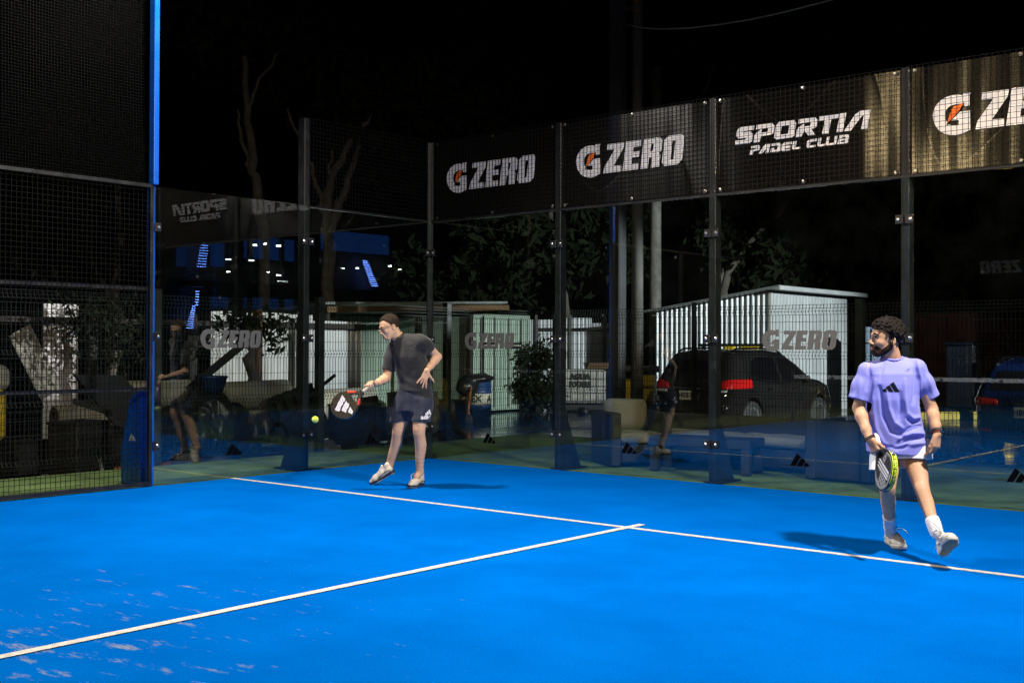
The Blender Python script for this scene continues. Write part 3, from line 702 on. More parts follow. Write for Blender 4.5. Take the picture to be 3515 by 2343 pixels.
# ================================================================ WICKER FURNITURE
def cushion(b, c, d, R): 
    f = Field(np.array(c)-np.linalg.norm(d), np.array(c)+np.linalg.norm(d), 0.02); f.box(c, np.array(d)/2, R, rd=min(d)*0.48, k=0)
    V, F = f.mesh(2); V = V+0.008*vnoise(V*5)[:, None]*np.array([0.5, 0.5, 1]); b.add(V, F)
def armchair(org, f, label, w=0.75, dpt=0.80, h=0.64, tall=True):
    """org: outer back corner on the left arm; f: facing direction"""
    f = np.array([*f, 0.0]); f /= np.linalg.norm(f); l = np.array([-f[1], f[0], 0]); o = np.array([*org, 0.0]); R = np.array([f, l, (0, 0, 1)]).T
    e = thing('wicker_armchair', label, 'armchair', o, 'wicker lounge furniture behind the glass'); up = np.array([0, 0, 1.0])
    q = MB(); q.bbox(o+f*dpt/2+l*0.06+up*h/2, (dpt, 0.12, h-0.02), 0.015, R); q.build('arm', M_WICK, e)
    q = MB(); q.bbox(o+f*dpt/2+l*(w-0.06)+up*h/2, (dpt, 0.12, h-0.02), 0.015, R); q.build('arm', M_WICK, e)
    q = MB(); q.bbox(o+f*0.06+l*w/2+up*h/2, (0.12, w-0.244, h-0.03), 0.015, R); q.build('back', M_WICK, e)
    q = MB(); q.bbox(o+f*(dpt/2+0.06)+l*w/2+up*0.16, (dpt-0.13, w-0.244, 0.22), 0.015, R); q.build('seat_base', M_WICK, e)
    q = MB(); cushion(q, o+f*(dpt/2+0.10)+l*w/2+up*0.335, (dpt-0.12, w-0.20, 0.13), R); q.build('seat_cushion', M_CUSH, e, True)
    if not tall: return e
    tl = rotm(tuple(l), math.radians(-12)); q = MB(); cushion(q, o+f*0.215+l*w/2+up*0.58, (0.17, w-0.20, 0.40), tl @ R); q.build('back_cushion', M_CUSH, e, True)
    return e
armchair((1.70, 1.10), (0.8, -0.6), 'dark wicker armchair with cream back cushion, left end of the furniture group')
ac = armchair((5.27, 1.03), (0.0, 1.0), 'wicker armchair with its back to the court, right end of the furniture group', w=0.73, tall=False)
e = thing('wicker_sofa', 'long low wicker sofa with cream seat cushions behind the coffee table', 'sofa', (3.4, 1.9, 0), 'wicker lounge furniture behind the glass')
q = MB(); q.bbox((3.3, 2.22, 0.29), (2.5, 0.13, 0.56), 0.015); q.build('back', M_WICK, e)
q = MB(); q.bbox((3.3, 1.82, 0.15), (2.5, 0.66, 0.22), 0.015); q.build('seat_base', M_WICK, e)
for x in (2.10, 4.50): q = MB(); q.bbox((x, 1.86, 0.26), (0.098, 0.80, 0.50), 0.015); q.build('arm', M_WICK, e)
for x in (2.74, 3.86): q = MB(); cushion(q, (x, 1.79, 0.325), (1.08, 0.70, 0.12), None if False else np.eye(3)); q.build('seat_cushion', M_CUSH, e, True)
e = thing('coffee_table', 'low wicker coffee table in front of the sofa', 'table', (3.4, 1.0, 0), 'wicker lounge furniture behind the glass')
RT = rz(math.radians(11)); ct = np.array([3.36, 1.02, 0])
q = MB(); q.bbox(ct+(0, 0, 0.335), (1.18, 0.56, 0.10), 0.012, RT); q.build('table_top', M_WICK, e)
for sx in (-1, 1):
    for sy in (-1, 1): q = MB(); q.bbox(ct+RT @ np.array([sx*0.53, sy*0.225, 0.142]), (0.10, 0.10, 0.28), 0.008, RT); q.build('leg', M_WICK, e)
# ================================================================ CORRUGATED SHEETS
def corr(o, t, n, w, z0, z1, pitch=0.105, amp=0.016, th=0.004, jag=0.0):
    """corrugated sheet as one thin solid; o start, t along, n facing"""
    o = np.array(o, float); t = np.array(t, float); n = np.array(n, float); m = int(w/pitch*6); V = []; F = []
    for s_ in (0, 1):
        for i in range(m+1):
            x = w*i/m; a = amp*math.sin(2*math.pi*x/pitch)*1.3; a = max(-amp, min(amp, a)); top = z1+(jag*math.sin(x*1.7)+jag*0.5*math.sin(x*5.1))
            for z in (z0, top): V.append(o+t*x+n*(a-th*s_)+np.array([0, 0, z]))
    k = 2*(m+1)
    for i in range(m):
        a = 2*i; F.append((a, a+2, a+3, a+1)); F.append((k+a, k+a+1, k+a+3, k+a+2)); F.append((a+1, a+3, k+a+3, k+a+1))
    if np.cross(t, (0, 0, 1)) @ n < 0: F = [f[::-1] for f in F]
    return V, F
def sheet_wall(name, label, o, t, n, w, z0, z1, m, cat='metal sheet', grp=None, **kw):
    V, F = corr(o, t, n, w, z0, z1, **kw); return tag(mk(name, V, F, m), label, cat, grp)
# site fence on the left: three sheets with a dark top beam and posts
sheet_wall('corrugated_sheet', 'wide white corrugated sheet on the site boundary behind the tarp heap', (-8.0, 2.45, 0), (0, 1, 0), (1, 0, 0), 2.5, ZL, 2.06, M_ZINCW, pitch=0.16, jag=0.012)
sheet_wall('corrugated_sheet', 'bluish white corrugated sheet of the site boundary beside the roofed shelter', (-8.03, 4.97, 0), (0, 1, 0), (1, 0, 0), 1.35, ZL, 1.93, M_ZINC, pitch=0.15, jag=0.01)
sheet_wall('corrugated_sheet', 'narrow white corrugated sheet standing upright behind the beige rolls, far left', (-8.0, -0.88, 0), (0, 1, 0), (1, 0, 0), 0.62, ZL, 2.10, M_ZINCW, pitch=0.15, jag=0.01)
a = math.radians(28); V, F = corr((0, 0, 0), (0, 1, 0), (1, 0, 0), 0.42, 0.85, 2.05, pitch=0.15)
V = np.array(V) @ rotm((1, 0, 0), a).T+np.array([-7.93, -0.55, ZL]); tag(mk('corrugated_sheet', V, F, mat('dirty_cream_sheet', (0.20, 0.19, 0.15), 0.7, var=0.4, scale=5)), 'dirty cream corrugated sheet leaning over to the left', 'metal sheet')
e = thing('boundary_frame', 'dark timber beam and posts that carry the site boundary sheets', 'frame', (-7.8, 1, ZL))
q = MB(); q.bbox((-7.88, -1.5, 1.83), (0.08, 8.0, 0.10), 0.01); q.build('beam', M_WOODD, e)
q = MB(); q.bbox((-7.90, 4.4, 1.83), (0.08, 3.79, 0.11), 0.01); q.build('beam', M_WOODD, e)
for y in (-5.4, -2.9, -0.1, 1.9, 4.45): q = MB(); q.bbox((-7.80, y, 0.85), (0.10, 0.16, 2.3), 0.01); q.build('post', M_WOODD, e)
# beige rolls of old turf stacked on the left
for i, (y0, y1, z, x, r, lab) in enumerate(((-0.75, 0.80, 0.70, -6.0, 0.17, 'beige roll lying topmost on the stack behind the yellow bin'), (-1.9, 0.3, 0.36, -5.75, 0.17, 'long beige roll under the topmost one, behind the junk pile'),
      (-0.2, 2.5, 0.58, -5.9, 0.25, 'thick pale roll behind the grey board and the blue mast'), (0.2, 2.9, 0.10, -5.6, 0.25, 'thick pale roll lowest behind the tarp heap'), (-0.5, 1.0, 0.02, -5.6, 0.2, 'beige roll on the ground beneath the stack'), (2.2, 4.9, 0.35, -6.3, 0.28, 'pale roll lying behind the leaning pallets'))):
    q = MB(); prof = [(x, y0, z), (x+0.02, (y0+y1)/2, z-0.02), (x, y1, z)]; q.tube(prof, r, 16); o = q.build('turf_roll', M_BEIGE, None, True); tag(o, lab, 'roll', 'beige rolls of old turf')
    q = MB()
    for k in range(2):
        ring = [(x+math.cos(t_)*r*(0.75-0.3*k), y0-0.006, z+math.sin(t_)*r*(0.75-0.3*k)) for t_ in np.linspace(0, 6.28, 13)[:-1]]; q.tube(ring, 0.012, 5, closed=True)
    q.build('roll_end', M_WOODB, o)
# leaning grey board and junk
P = [xpl(u, v, -3.5) for u, v in ((172, 860), (279, 861), (322, 905), (320, 1000), (262, 973))]; c = P[0]
b2 = MB(); n_ = 5; b2.add([tuple(p) for p in P]+[tuple(p-np.array([0.06, 0, 0])) for p in P], [tuple(range(n_))[::-1], tuple(range(n_, 2*n_))]+[(i, (i+1) % n_, n_+(i+1) % n_, n_+i) for i in range(n_)])
tag(b2.build('grey_board', M_TARPG), 'large dark grey board leaning behind the side mesh, left of the blue mast', 'board')
for i, (x, y, z, sx, sy, sz, r, lab) in enumerate(((-3.3, -2.9, 0.10, 0.5, 0.6, 0.7, .3, 'dark crate left in the junk pile behind the side mesh'), (-3.6, -2.3, 0.0, 0.6, 0.5, 0.5, .8, 'dark crate in the middle of the junk pile'),
        (-3.9, -3.3, -0.02, 0.4, 0.5, 0.45, .1, 'low dark crate under the yellow bin'), (-4.2, 2.6, 0.1, 0.7, 0.6, 0.7, .4, 'dark box right of the leaning pallets'), (-4.6, 3.3, 0.05, 0.6, 0.7, 0.6, .2, 'dark box farther right, by the steel post'),
        (-5.2, 5.0, 0.15, 0.8, 0.7, 0.8, .5, 'dark machine crate behind the racket'), (-5.8, 6.4, 0.05, 0.9, 0.5, 0.6, .1, 'low dark crate left of the blue drum'))):
    q = MB(); R = rz(r); q.bbox((x, y, z), (sx, sy, sz*0.92), 0.02, R)
    for k in range(3): q.bbox(np.array([x, y, z])+R @ np.array([sx*0.51, 0, sz*(-0.3+0.3*k)]), (0.03, sy*0.96, sz*0.18), 0.006, R)
    q.bbox((x, y, z+sz*0.48), (sx*1.02, sy*1.02, sz*0.06), 0.01, R)
    tag(q.build('dark_crate', M_JUNK), lab, 'crate', 'dark crates and boxes in the yard')
for i, (a0, a1, w, m, lab) in enumerate((((-3.1, -3.1, 0.72), (-3.0, -1.95, 0.32), 0.07, M_WOODD, 'dark plank sloping down over the junk pile'), ((-3.3, -2.75, 0.34), (-3.0, -2.75, -0.2), 0.05, M_TANK, 'pale short post standing in front of the junk pile'),
        ((-3.0, -2.6, -0.18), (-3.1, -1.2, -0.16), 0.10, M_ORW, 'reddish plank lying on the wet ground'), ((-3.9, 1.9, 0.95), (-3.9, 0.75, 0.25), 0.05, M_WOODD, 'dark timber leaning over the pallets'), ((-4.1, 0.4, 1.55), (-4.4, -0.55, 0.75), 0.12, M_WOODD, 'dark board slanting up out of the tarp heap'))):
    q = MB(); a0 = np.array(a0); a1 = np.array(a1); d = a1-a0; L_ = np.linalg.norm(d); d /= L_; s_ = np.cross(d, (1, 0, 0)); s_ /= np.linalg.norm(s_)
    q.bbox((a0+a1)/2, (L_, w, 0.035), 0.006, np.array([d, s_, np.cross(d, s_)]).T); tag(q.build('plank', m), lab, 'plank', 'loose planks in the yard')
# yellow bin with marks, sack above it
e = thing('yellow_bin', 'yellow bin with a black face-like mark, cut off by the left edge of the photo', 'bin', (-4.1, -3.3, 0))
q = MB(); q.bbox((-4.1, -4.05, 0.54), (0.55, 0.95, 0.62), 0.05, None); q.build('body', M_YEL, e)
q = MB(); q.bbox((-4.1, -4.05, 0.16), (0.40, 0.72, 0.14), 0.03); q.build('base', M_YEL, e)
q = MB()
for (yy, zz, w_, h_) in ((-3.94, 0.66, 0.26, 0.05), (-3.94, 0.54, 0.22, 0.045), (-4.05, 0.60, 0.05, 0.16), (-3.83, 0.60, 0.05, 0.16), (-3.94, 0.60, 0.06, 0.05)): q.bbox((-3.822, yy, zz), (0.006, w_, h_), 0.002)
for yy in (-4.02, -3.86, -3.72):
    for s_ in (-1, 1): q.bbox((-3.822, yy, 0.36), (0.006, 0.025, 0.16), 0.002, rotm((1, 0, 0), s_*0.5))
q.build('face_mark', M_BLACK, e)
f = Field((-5.0, -4.8, 0.7), (-3.4, -3.1, 1.4), 0.03); f.box((-4.2, -3.95, 1.00), (0.3, 0.5, 0.17), None, 0.12, 0); V, F = f.mesh(2); V = V+0.025*vnoise(V*4)[:, None]
tag(mk('sack', V, F, M_CREAM, None, True), 'beige sack lying on the yellow bin', 'sack')
# tarp-covered heap with a blue tub on top
f = Field((-5.0, -1.5, -0.5), (-3.2, 0.9, 1.2), 0.025)
f.ell((-4.1, -0.40, 0.28), (0.42, 0.40, 0.52), k=0.12).ell((-4.2, -0.02, 0.15), (0.4, 0.42, 0.42), k=0.15).ell((-4.0, -0.72, 0.05), (0.38, 0.3, 0.36), k=0.15); V, F = f.mesh(1)
N_ = vnormals(V, F); V = V+N_*(0.06*fbm(V*np.array([3.5, 3.5, 2]), 3)-0.05*np.abs(vnoise(V*7)))[:, None]
tag(mk('tarp_heap', V, F, M_TARP, None, True), 'heap covered with a black crumpled tarp behind the left glass', 'tarp')
q = MB(); q.lathe((-4.05, -0.38, 0.74), [(0.17, 0), (0.23, 0.20), (0.25, 0.21), (0.23, 0.23)], 20); tag(q.build('blue_tub', M_BLUEB, None, True), 'dark blue tub lying on the black tarp heap', 'tub')
# leaning pallets
for i in range(2):
    q = MB(); R = rotm((0, 1, 0), math.radians(-20)) @ rotm((1, 0, 0), 0.25); c = np.array([-4.3-0.25*i, 1.45+0.3*i, 0.25])
    for k in range(5): q.bbox(c+R @ np.array([0, -0.44+0.22*k, 0]), (0.03, 0.14, 0.95), 0.005, R)
    for k in range(3): q.bbox(c+R @ np.array([-0.05, 0, -0.4+0.4*k]), (0.07, 1.05, 0.09), 0.005, R)
    tag(q.build('pallet', M_JUNK), ('dark slatted pallet leaning in front, behind the left glass', 'dark slatted pallet leaning behind the front one')[i], 'pallet', 'leaning pallets')
q = MB(); q.bbox((-6.1, 2.06, 0.9), (0.13, 0.13, 2.3), 0.01); tag(q.build('timber_post', M_WOODB), 'brown rusty timber post before the wide white corrugated sheet', 'post')
# shelter with dark interior
e = thing('open_shelter', 'dark open shelter with a low sheet roof, left of the green container', 'shelter', (-10.5, 8.5, ZL))
q = MB(); q.box((-10.0, 8.6, 2.33), (3.3, 6.0, 0.05), rotm((1, 0, 0), 0.035) @ rotm((0, 1, 0), -0.06)); q.build('roof', M_ROOF, e)
q = MB(); q.box((-8.33, 8.6, 2.30), (0.05, 6.0, 0.13), rotm((1, 0, 0), 0.035)); q.build('fascia', M_WOODB, e)
V, F = corr((-11.6, 5.7, 0), (0, 1, 0), (1, 0, 0), 5.8, ZL, 2.2, pitch=0.25, amp=0.02); mk('back_wall', V, F, M_GREENC, e)
V, F = corr((-11.5, 11.35, 0), (1, 0, 0), (0, -1, 0), 2.6, ZL, 2.2, pitch=0.25, amp=0.02); mk('side_wall', V, F, M_JUNK, e)
for y in (5.8, 8.6, 10.4): q = MB(); q.bbox((-8.55, y, 0.98), (0.13, 0.13, 2.44), 0.01); q.build('post', M_WOODD, e)
# green container
e = thing('green_container', 'pale green steel container with closed double doors and four locking rods', 'container', (-10.5, 12, ZL))
q = MB(); q.mm((-14.5, 10.95, ZL+0.12), (-9.03, 13.2, 2.18)); q.mm((-9.06, 10.90, ZL+0.08), (-8.96, 10.99, 2.25)); q.mm((-9.06, 13.16, ZL+0.08), (-8.96, 13.25, 2.25)); q.mm((-9.06, 10.99, 2.13), (-8.96, 13.16, 2.25)); q.mm((-9.06, 10.99, ZL+0.06), (-8.96, 13.16, ZL+0.17)); q.build('body', M_GREENC, e)
for k in range(2):
    y0 = 11.0+1.08*k; V, F = corr((-8.99, y0+0.01, 0), (0, 1, 0), (1, 0, 0), 1.05, ZL+0.18, 2.12, pitch=0.26, amp=0.016); d = mk('door', V, F, M_GREENC, e)
    for yy in (y0+0.28, y0+0.80): q = MB(); q.cyl((-8.95, yy, ZL+0.12), (-8.95, yy, 2.18), 0.016, n=6); q.build('locking_rod', M_CONC, d)
    q = MB(); q.bbox((-8.95, y0+0.53, 1.46), (0.02, 0.60, 0.16), 0.004); q.build('label_plate', M_BLACK, d)
    q = MB(); q.bbox((-8.938, y0+0.53, 1.46), (0.006, 0.5, 0.035), 0.001); q.build('label_line', M_CREAM, d)
# drum, tarp on it, orange rack
e = thing('blue_drum', 'blue plastic drum with a cream band and black letters, before the green container', 'drum', (-8.25, 10.15, ZL))
dc = np.array([-7.7, 9.75, ZL]); q = MB(); q.lathe(dc, [(0.28, 0), (0.30, 0.03), (0.30, 0.28), (0.315, 0.30), (0.30, 0.32), (0.30, 0.60), (0.315, 0.62), (0.30, 0.64), (0.29, 0.88), (0.26, 0.90)], 24); q.build('body', M_BLUEB, e, True)
q = MB(); q.lathe(dc+(0, 0, 0.33), [(0.306, 0), (0.306, 0.255)], 24); q.build('band', M_CREAM, e, True)
for ch, ang in (('E', -1.25), ('X', -0.85), ('A', 0.1)):
    V, F = text2d(ch, 0.22, 0.004, 0.006); nn = np.array([math.cos(ang), math.sin(ang), 0]); mk('letter', place2d(V, dc+nn*0.309+np.array([0, 0, 0.46]), (-nn[1], nn[0], 0), (0, 0, 1), nn), F, M_BLACK, e)
f = Field((-8.4, 9.0, 0.3), (-7.0, 10.5, 1.1), 0.03); f.ell((-7.75, 9.7, 0.68), (0.42, 0.42, 0.12), k=0.1).ell((-7.7, 9.35, 0.5), (0.25, 0.3, 0.25), k=0.1); V, F = f.mesh(1); V = V+0.03*vnoise(V*5)[:, None]
tag(mk('tarp_sheet', V, F, M_TARP, None, True), 'crumpled black tarp draped over the blue drum', 'tarp')
q = MB()
for k in range(2):
    y = 9.25-0.12*k; q.bbox((-7.75+0.3*k, y, 0.12), (0.05, 0.05, 0.80), 0.006, rotm((1, 0, 0), -0.18))
for z in (-0.1, 0.12, 0.34): q.bbox((-7.6, 9.2, z), (0.35, 0.04, 0.05), 0.004, rz(-0.3))
tag(q.build('orange_rack', M_ORW), 'rusty orange frame leaning against the blue drum', 'rack')
# metal fence further back with posts
e = thing('sheet_fence', 'zinc sheet fence between the green container and the dark poles', 'fence', (-10, 15.9, ZL))
tx = np.array([1.68, 1.45, 0]); tx /= np.linalg.norm(tx); nx_ = np.array([tx[1], -tx[0], 0])
for k in range(3):
    V, F = corr(np.array([-10.75, 15.22, 0])+tx*(0.98*k), tx, nx_, 0.97, ZL, 2.14+(0.08, 0.13, -0.02)[k], pitch=0.11, amp=0.02); mk('panel', V, F, M_ZINC, e)
q = MB(); q.bbox(np.array([-9.3, 16.48, 1.93])+nx_*0.05, (3.1, 0.05, 0.10), 0.008, np.array([tx, -nx_, (0, 0, 1)]).T); q.build('rail', M_WOODD, e)
for k in range(3): q = MB(); q.bbox(np.array([-10.75, 15.22, 1.05])+tx*(0.98*k+0.35)+nx_*0.06, (0.09, 0.09, 2.6), 0.01, np.array([tx, -nx_, (0, 0, 1)]).T); q.build('post', M_CONC, e)
# water tank
e = thing('water_tank', 'dirty white square tank with two lines of black writing', 'tank', (-7.7, 13.9, ZL)); RT = np.array([tx, -nx_, (0, 0, 1)]).T; tc_ = np.array([-7.72, 13.92, 0])
q = MB(); q.bbox(tc_+(0, 0, 0.42), (1.12, 0.9, 0.86), 0.05, RT); q.build('body', M_TANK, e)
q = MB()
for k in range(7): q.bbox(tc_+nx_*0.462+tx*(-0.5+0.166*k)+np.array([0, 0, 0.42]), (0.018, 0.018, 0.84), 0.004, RT)
for k in range(5): q.bbox(tc_+nx_*0.474+np.array([0, 0, 0.05+0.19*k]), (1.12, 0.014, 0.018), 0.004, RT)
q.build('cage', M_CONC, e)
q = MB(); q.bbox(tc_+(0, 0, -0.13), (1.14, 0.92, 0.14), 0.01, RT); q.build('pallet_base', M_WOODD, e)
for tx_, zz in (('AGUA', 0.66), ('POTABLE', 0.46)):
    V, F = text2d(tx_, 0.20, 0.004, 0.012); V[:, 0] *= 0.55/max(0.01, np.ptp(V[:, 0])); mk('lettering', place2d(V, tc_+nx_*0.486+tx*-0.1+np.array([0, 0, zz]), tx, (0, 0, 1), nx_), F, M_BLACK, e)
q = MB()
for k in range(4): q.bbox(tc_+tx*0.35+np.array([0, 0, 0.88+0.04*k]), (0.55, 0.6, 0.028), 0.004, RT @ rz(0.06*k))
tag(q.build('board_stack', M_WOODB), 'stack of yellowish boards on the water tank', 'boards')
# utility poles and cable
e = thing('utility_pole', 'square dark concrete pole, left of the two poles that rise past the banners', 'pole', (-1.9, 6.98, ZL), 'poles behind the court')
q = MB(); q.bbox((-1.91, 6.98, 5.0), (0.24, 0.24, 10.5), 0.02); q.build('shaft', M_CONCD, e)
q = MB(); q.bbox((-1.78, 7.10, 7.62), (0.42, 0.05, 0.07), 0.01, rz(0.73)); q.build('brace', M_CONCD, e)
e = thing('utility_pole', 'round grey concrete pole, right of the two poles that rise past the banners', 'pole', (-1.64, 7.22, ZL), 'poles behind the court')
q = MB(); q.tube([(-1.64, 7.22, ZL), (-1.64, 7.22, 10.3)], [0.115, 0.085], 16); q.build('shaft', M_CONC, e, True)
q = MB(); q.lathe((-1.64, 7.22, 7.55), [(0.105, 0), (0.105, 0.03)], 16); q.bbox((-1.60, 7.12, 7.78), (0.10, 0.10, 0.22), 0.02); q.build('clamp', M_ORW, e)
q = MB(); q.tube([(-6.81, 15.97, ZL), (-6.80, 15.97, 4.2), (-6.75, 15.95, 9.0)], [0.17, 0.155, 0.12], 14); tag(q.build('utility_pole', mat('pale_pole', (0.16, 0.145, 0.13), 0.85, var=0.35, scale=5, bump=0.2, bscale=9), None, True), 'pale weathered pole standing behind the white shed, right of the dark poles', 'pole', 'poles behind the court')
pts = [dep(u, v, 21-4*i/8) for i, (u, v) in enumerate(((1441, 57), (1470, 64), (1520, 67.5), (1580, 65), (1650, 57), (1720, 46), (1790, 31), (1850, 16), (1925, -4)))]
q = MB(); q.tube(pts, 0.011, 6); tag(q.build('cable', mat('pale_cable', (0.4, 0.4, 0.38), 0.4)), 'thin pale cable sagging from the poles into the dark sky', 'cable')
# white shed
e = thing('white_shed', 'white corrugated shed with a sloping roof behind the dark SUV', 'shed', (-3.06, 15.3, ZL))
x0, x1, y0, y1 = -6.35, -3.06, 15.3, 19.8
q = MB(); m_ = int((x1-x0)/0.145*6); V = []; F = []
for i in range(m_+1):
    x = x0+(x1-x0)*i/m_; a = max(-.03, min(.03, 0.042*math.sin(2*math.pi*(x-x0)/0.145))); zt = 2.33+(2.80-2.33)*(x-x0)/(x1-x0); V += [(x, y0-a, ZL), (x, y0-a, zt)]
for i in range(m_): F.append((2*i, 2*i+2, 2*i+3, 2*i+1))
mk('front_wall', V, F, M_ZINC, e)
V, F = corr((x1, y0+0.04, 0), (0, 1, 0), (1, 0, 0), y1-y0-0.05, ZL, 2.78, pitch=0.18, amp=0.010); mk('side_wall', V, F, M_ZINC, e)
q = MB(); sl = math.atan2(0.47, 3.29); q.box(((x0+x1)/2+0.1, (y0+y1)/2, 2.63), (3.9, y1-y0+0.75, 0.05), rotm((0, 1, 0), -sl)); rf = q.build('roof', M_ROOF, e)
q = MB(); q.box((x1+0.40, (y0+y1)/2, 2.885-0.02), (0.03, y1-y0+0.75, 0.10), rotm((0, 1, 0), -sl)); q.build('fascia', M_ZINC, rf)
q = MB(); q.mm((x1-0.05, y0-0.045, ZL), (x1+0.02, y0+0.035, 2.78)); q.build('corner_trim', M_ZINCW, e)
# things right of the shed
e = thing('pale_blue_box', 'pale blue panelled cabin beside the white shed, behind the player in purple', 'cabin', (-1.7, 17.8, ZL))
q = MB(); q.bbox((-1.55, 18.0, 0.86), (0.62, 0.5, 2.2), 0.02); q.build('body', M_PALEB, e); q = MB(); q.bbox((-1.55, 17.74, 0.86), (0.03, 0.02, 2.1), 0.004); q.bbox((-1.55, 17.74, 1.55), (0.6, 0.02, 0.03), 0.004); q.build('trim', M_BLACK, e)
e = thing('red_container', 'dark red corrugated container in the far yard, right of the player in purple', 'container', (-1.6, 24.5, ZL))
V, F = corr((-2.9, 23.9, 0), (1, 0, 0), (0, -1, 0), 1.9, ZL, 2.35, pitch=0.28, amp=0.03); mk('front_wall', V, F, M_RUST, e)
V, F = corr((-1.0, 23.9, 0), (0, 1, 0), (1, 0, 0), 5.0, ZL, 2.35, pitch=0.28, amp=0.03); mk('side_wall', V, F, M_RUST, e)
q = MB(); q.mm((-2.95, 23.85, 2.36), (-0.95, 29, 2.45)); q.build('roof', M_RUST, e)
q = MB(); q.bbox((-0.9, 22.6, 0.65), (0.75, 0.7, 1.75), 0.04, None); q.bbox((-0.9, 22.55, 1.56), (0.82, 0.78, 0.10), 0.03); tag(q.build('blue_bin', M_BLUEB), 'tall dark blue bin in front of the red container', 'bin')
sheet_wall('corrugated_sheet', 'far grey corrugated sheet above the roof of the blue car', (0.4, 25.2, 0), (1, 0, 0), (0, -1, 0), 2.6, ZL, 2.0, M_ZINC, pitch=0.2, jag=0.15)
q = MB()
V = [ypl(2100, 962, 12.3), ypl(2235, 938, 13.6)]
q.bbox((1.1, 17.6, -0.16), (4.0, 0.22, 0.20), 0.03, rz(0.9)); tag(q.build('yellow_kerb', mat('kerb_yellow', (0.32, 0.24, 0.02), 0.7, var=0.35, scale=5)), 'yellow painted kerb block on the lot, left of the blue car', 'kerb')
q = MB(); q.lathe((2.0, 16.5, ZL), [(0.17, 0), (0.17, 0.75), (0.15, 0.80)], 16); q.lathe((2.0, 16.5, ZL+0.3), [(0.173, 0), (0.173, 0.14)], 16); tag(q.build('yellow_bollard', M_YEL, None, True), 'stout yellow bollard beside the blue car', 'bollard')
e = thing('yellow_loader', 'small yellow machine half hidden left of the dark SUV', 'machine', (-3.7, 10.8, ZL))
q = MB(); q.bbox((-3.9, 10.7, 0.45), (0.75, 0.6, 0.55), 0.05, rz(0.4)); q.bbox((-3.55, 10.5, 0.70), (0.35, 0.35, 0.25), 0.04, rz(0.4)); q.build('body', M_YEL, e)
q = MB(); q.cyl((-3.75, 10.3, 0.0), (-3.62, 10.25, 0.0), 0.26, n=18); q.build('wheel', M_BLACK, e); q = MB(); q.bbox((-3.75, 10.5, 0.95), (0.9, 0.08, 0.14), 0.02, rz(0.3)); q.build('boom', M_BLACK, e)
e = thing('yellow_crate', 'yellow and black rack standing behind the roof of the dark SUV', 'rack', (-3.2, 13.8, ZL))
q = MB(); q.bbox((-3.35, 13.85, 1.48), (1.75, 0.10, 0.07), 0.01); q.bbox((-4.1, 13.85, 0.6), (0.08, 0.08, 1.7), 0.01); q.bbox((-2.6, 13.85, 0.6), (0.08, 0.08, 1.7), 0.01); q.build('frame', M_BLACK, e)
for xx in (-3.35, -2.95, -2.72): q = MB(); q.bbox((xx, 13.82, 1.36), (0.25, 0.18, 0.18), 0.015); q.build('box', M_YEL, e)
# rubble and low debris
for i in range(16):
    x, y = [(-5.5, 3.6), (-6.2, 7.2), (-6.8, 8.2), (-7.2, 11.0), (-6.6, 11.6), (-6.1, 12.2), (-6.9, 12.8), (-2.6, -3.6), (-2.9, -1.6), (-3.2, -0.9), (-2.7, 0.3), (-3.1, 0.9), (-3.4, 2.2), (-0.2, 19.5), (0.3, 20.2), (0.9, 19.4)][i]
    f = Field((x-.4, y-.4, ZL-.2), (x+.4, y+.4, ZL+.5), 0.035); r_ = 0.10+0.13*random.random(); f.ell((x, y, ZL+r_*0.4), (r_*1.4, r_, r_*0.8), rz(random.random()*3), 0); V, F = f.mesh(1); V = V+0.05*vnoise(V*6+i)[:, None]
    tag(mk('rubble_lump', V, F, M_CONC if i % 3 else M_JUNK, None, True), 'rough lump of rubble lying on the wet ground of the yard', 'rubble', 'rubble lumps on the wet ground')
# ================================================================ CLUBHOUSE ON THE RIGHT (outside the frame, mirrored in the left glass) AND YARD LIGHT
def mir(u, v, X=16.0):
    p = xpl(u, v, -X); return np.array([X, p[1], p[2]])
M_DARKW = mat('dark_cladding', (0.012, 0.013, 0.016), 0.6, var=0.2, scale=3)
M_BLUELIT = emat('blue_lit_wall', (0.010, 0.045, 0.20), 1.8)  # blue light on the clubhouse wall is put into the panels as emission
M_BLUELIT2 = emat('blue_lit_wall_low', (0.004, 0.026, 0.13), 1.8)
M_LED = emat('blue_led', (0.16, 0.28, 1.0), 22.0)
M_LAMP = emat('white_lamp', (1.0, 0.97, 0.9), 40.0)
e = thing('clubhouse', 'clubhouse with blue led strips and white lamps, seen mirrored in the left glass wall', 'building', (16.4, 13, ZL))
q = MB(); q.mm((16.3, 6.0, ZL), (22, 24, 7.5)); q.build('wall', M_DARKW, e)
q = MB(); q.mm((15.6, 6.6, 3.0), (16.3, 23, 3.14)); q.build('floor_slab', M_DARKW, e)
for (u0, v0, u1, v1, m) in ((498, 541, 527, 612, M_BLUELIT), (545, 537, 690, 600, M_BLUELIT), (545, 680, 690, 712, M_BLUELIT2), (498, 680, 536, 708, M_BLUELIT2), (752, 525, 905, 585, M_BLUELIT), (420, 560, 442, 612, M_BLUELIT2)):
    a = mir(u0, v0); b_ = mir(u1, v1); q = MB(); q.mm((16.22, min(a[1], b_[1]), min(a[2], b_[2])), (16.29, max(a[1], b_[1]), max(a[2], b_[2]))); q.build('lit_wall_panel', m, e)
for y in np.linspace(mir(545, 600)[1], mir(690, 600)[1], 5): q = MB(); q.mm((16.1, y-0.06, 2.3), (16.21, y+0.06, 4.6)); q.build('mullion', M_DARKW, e)
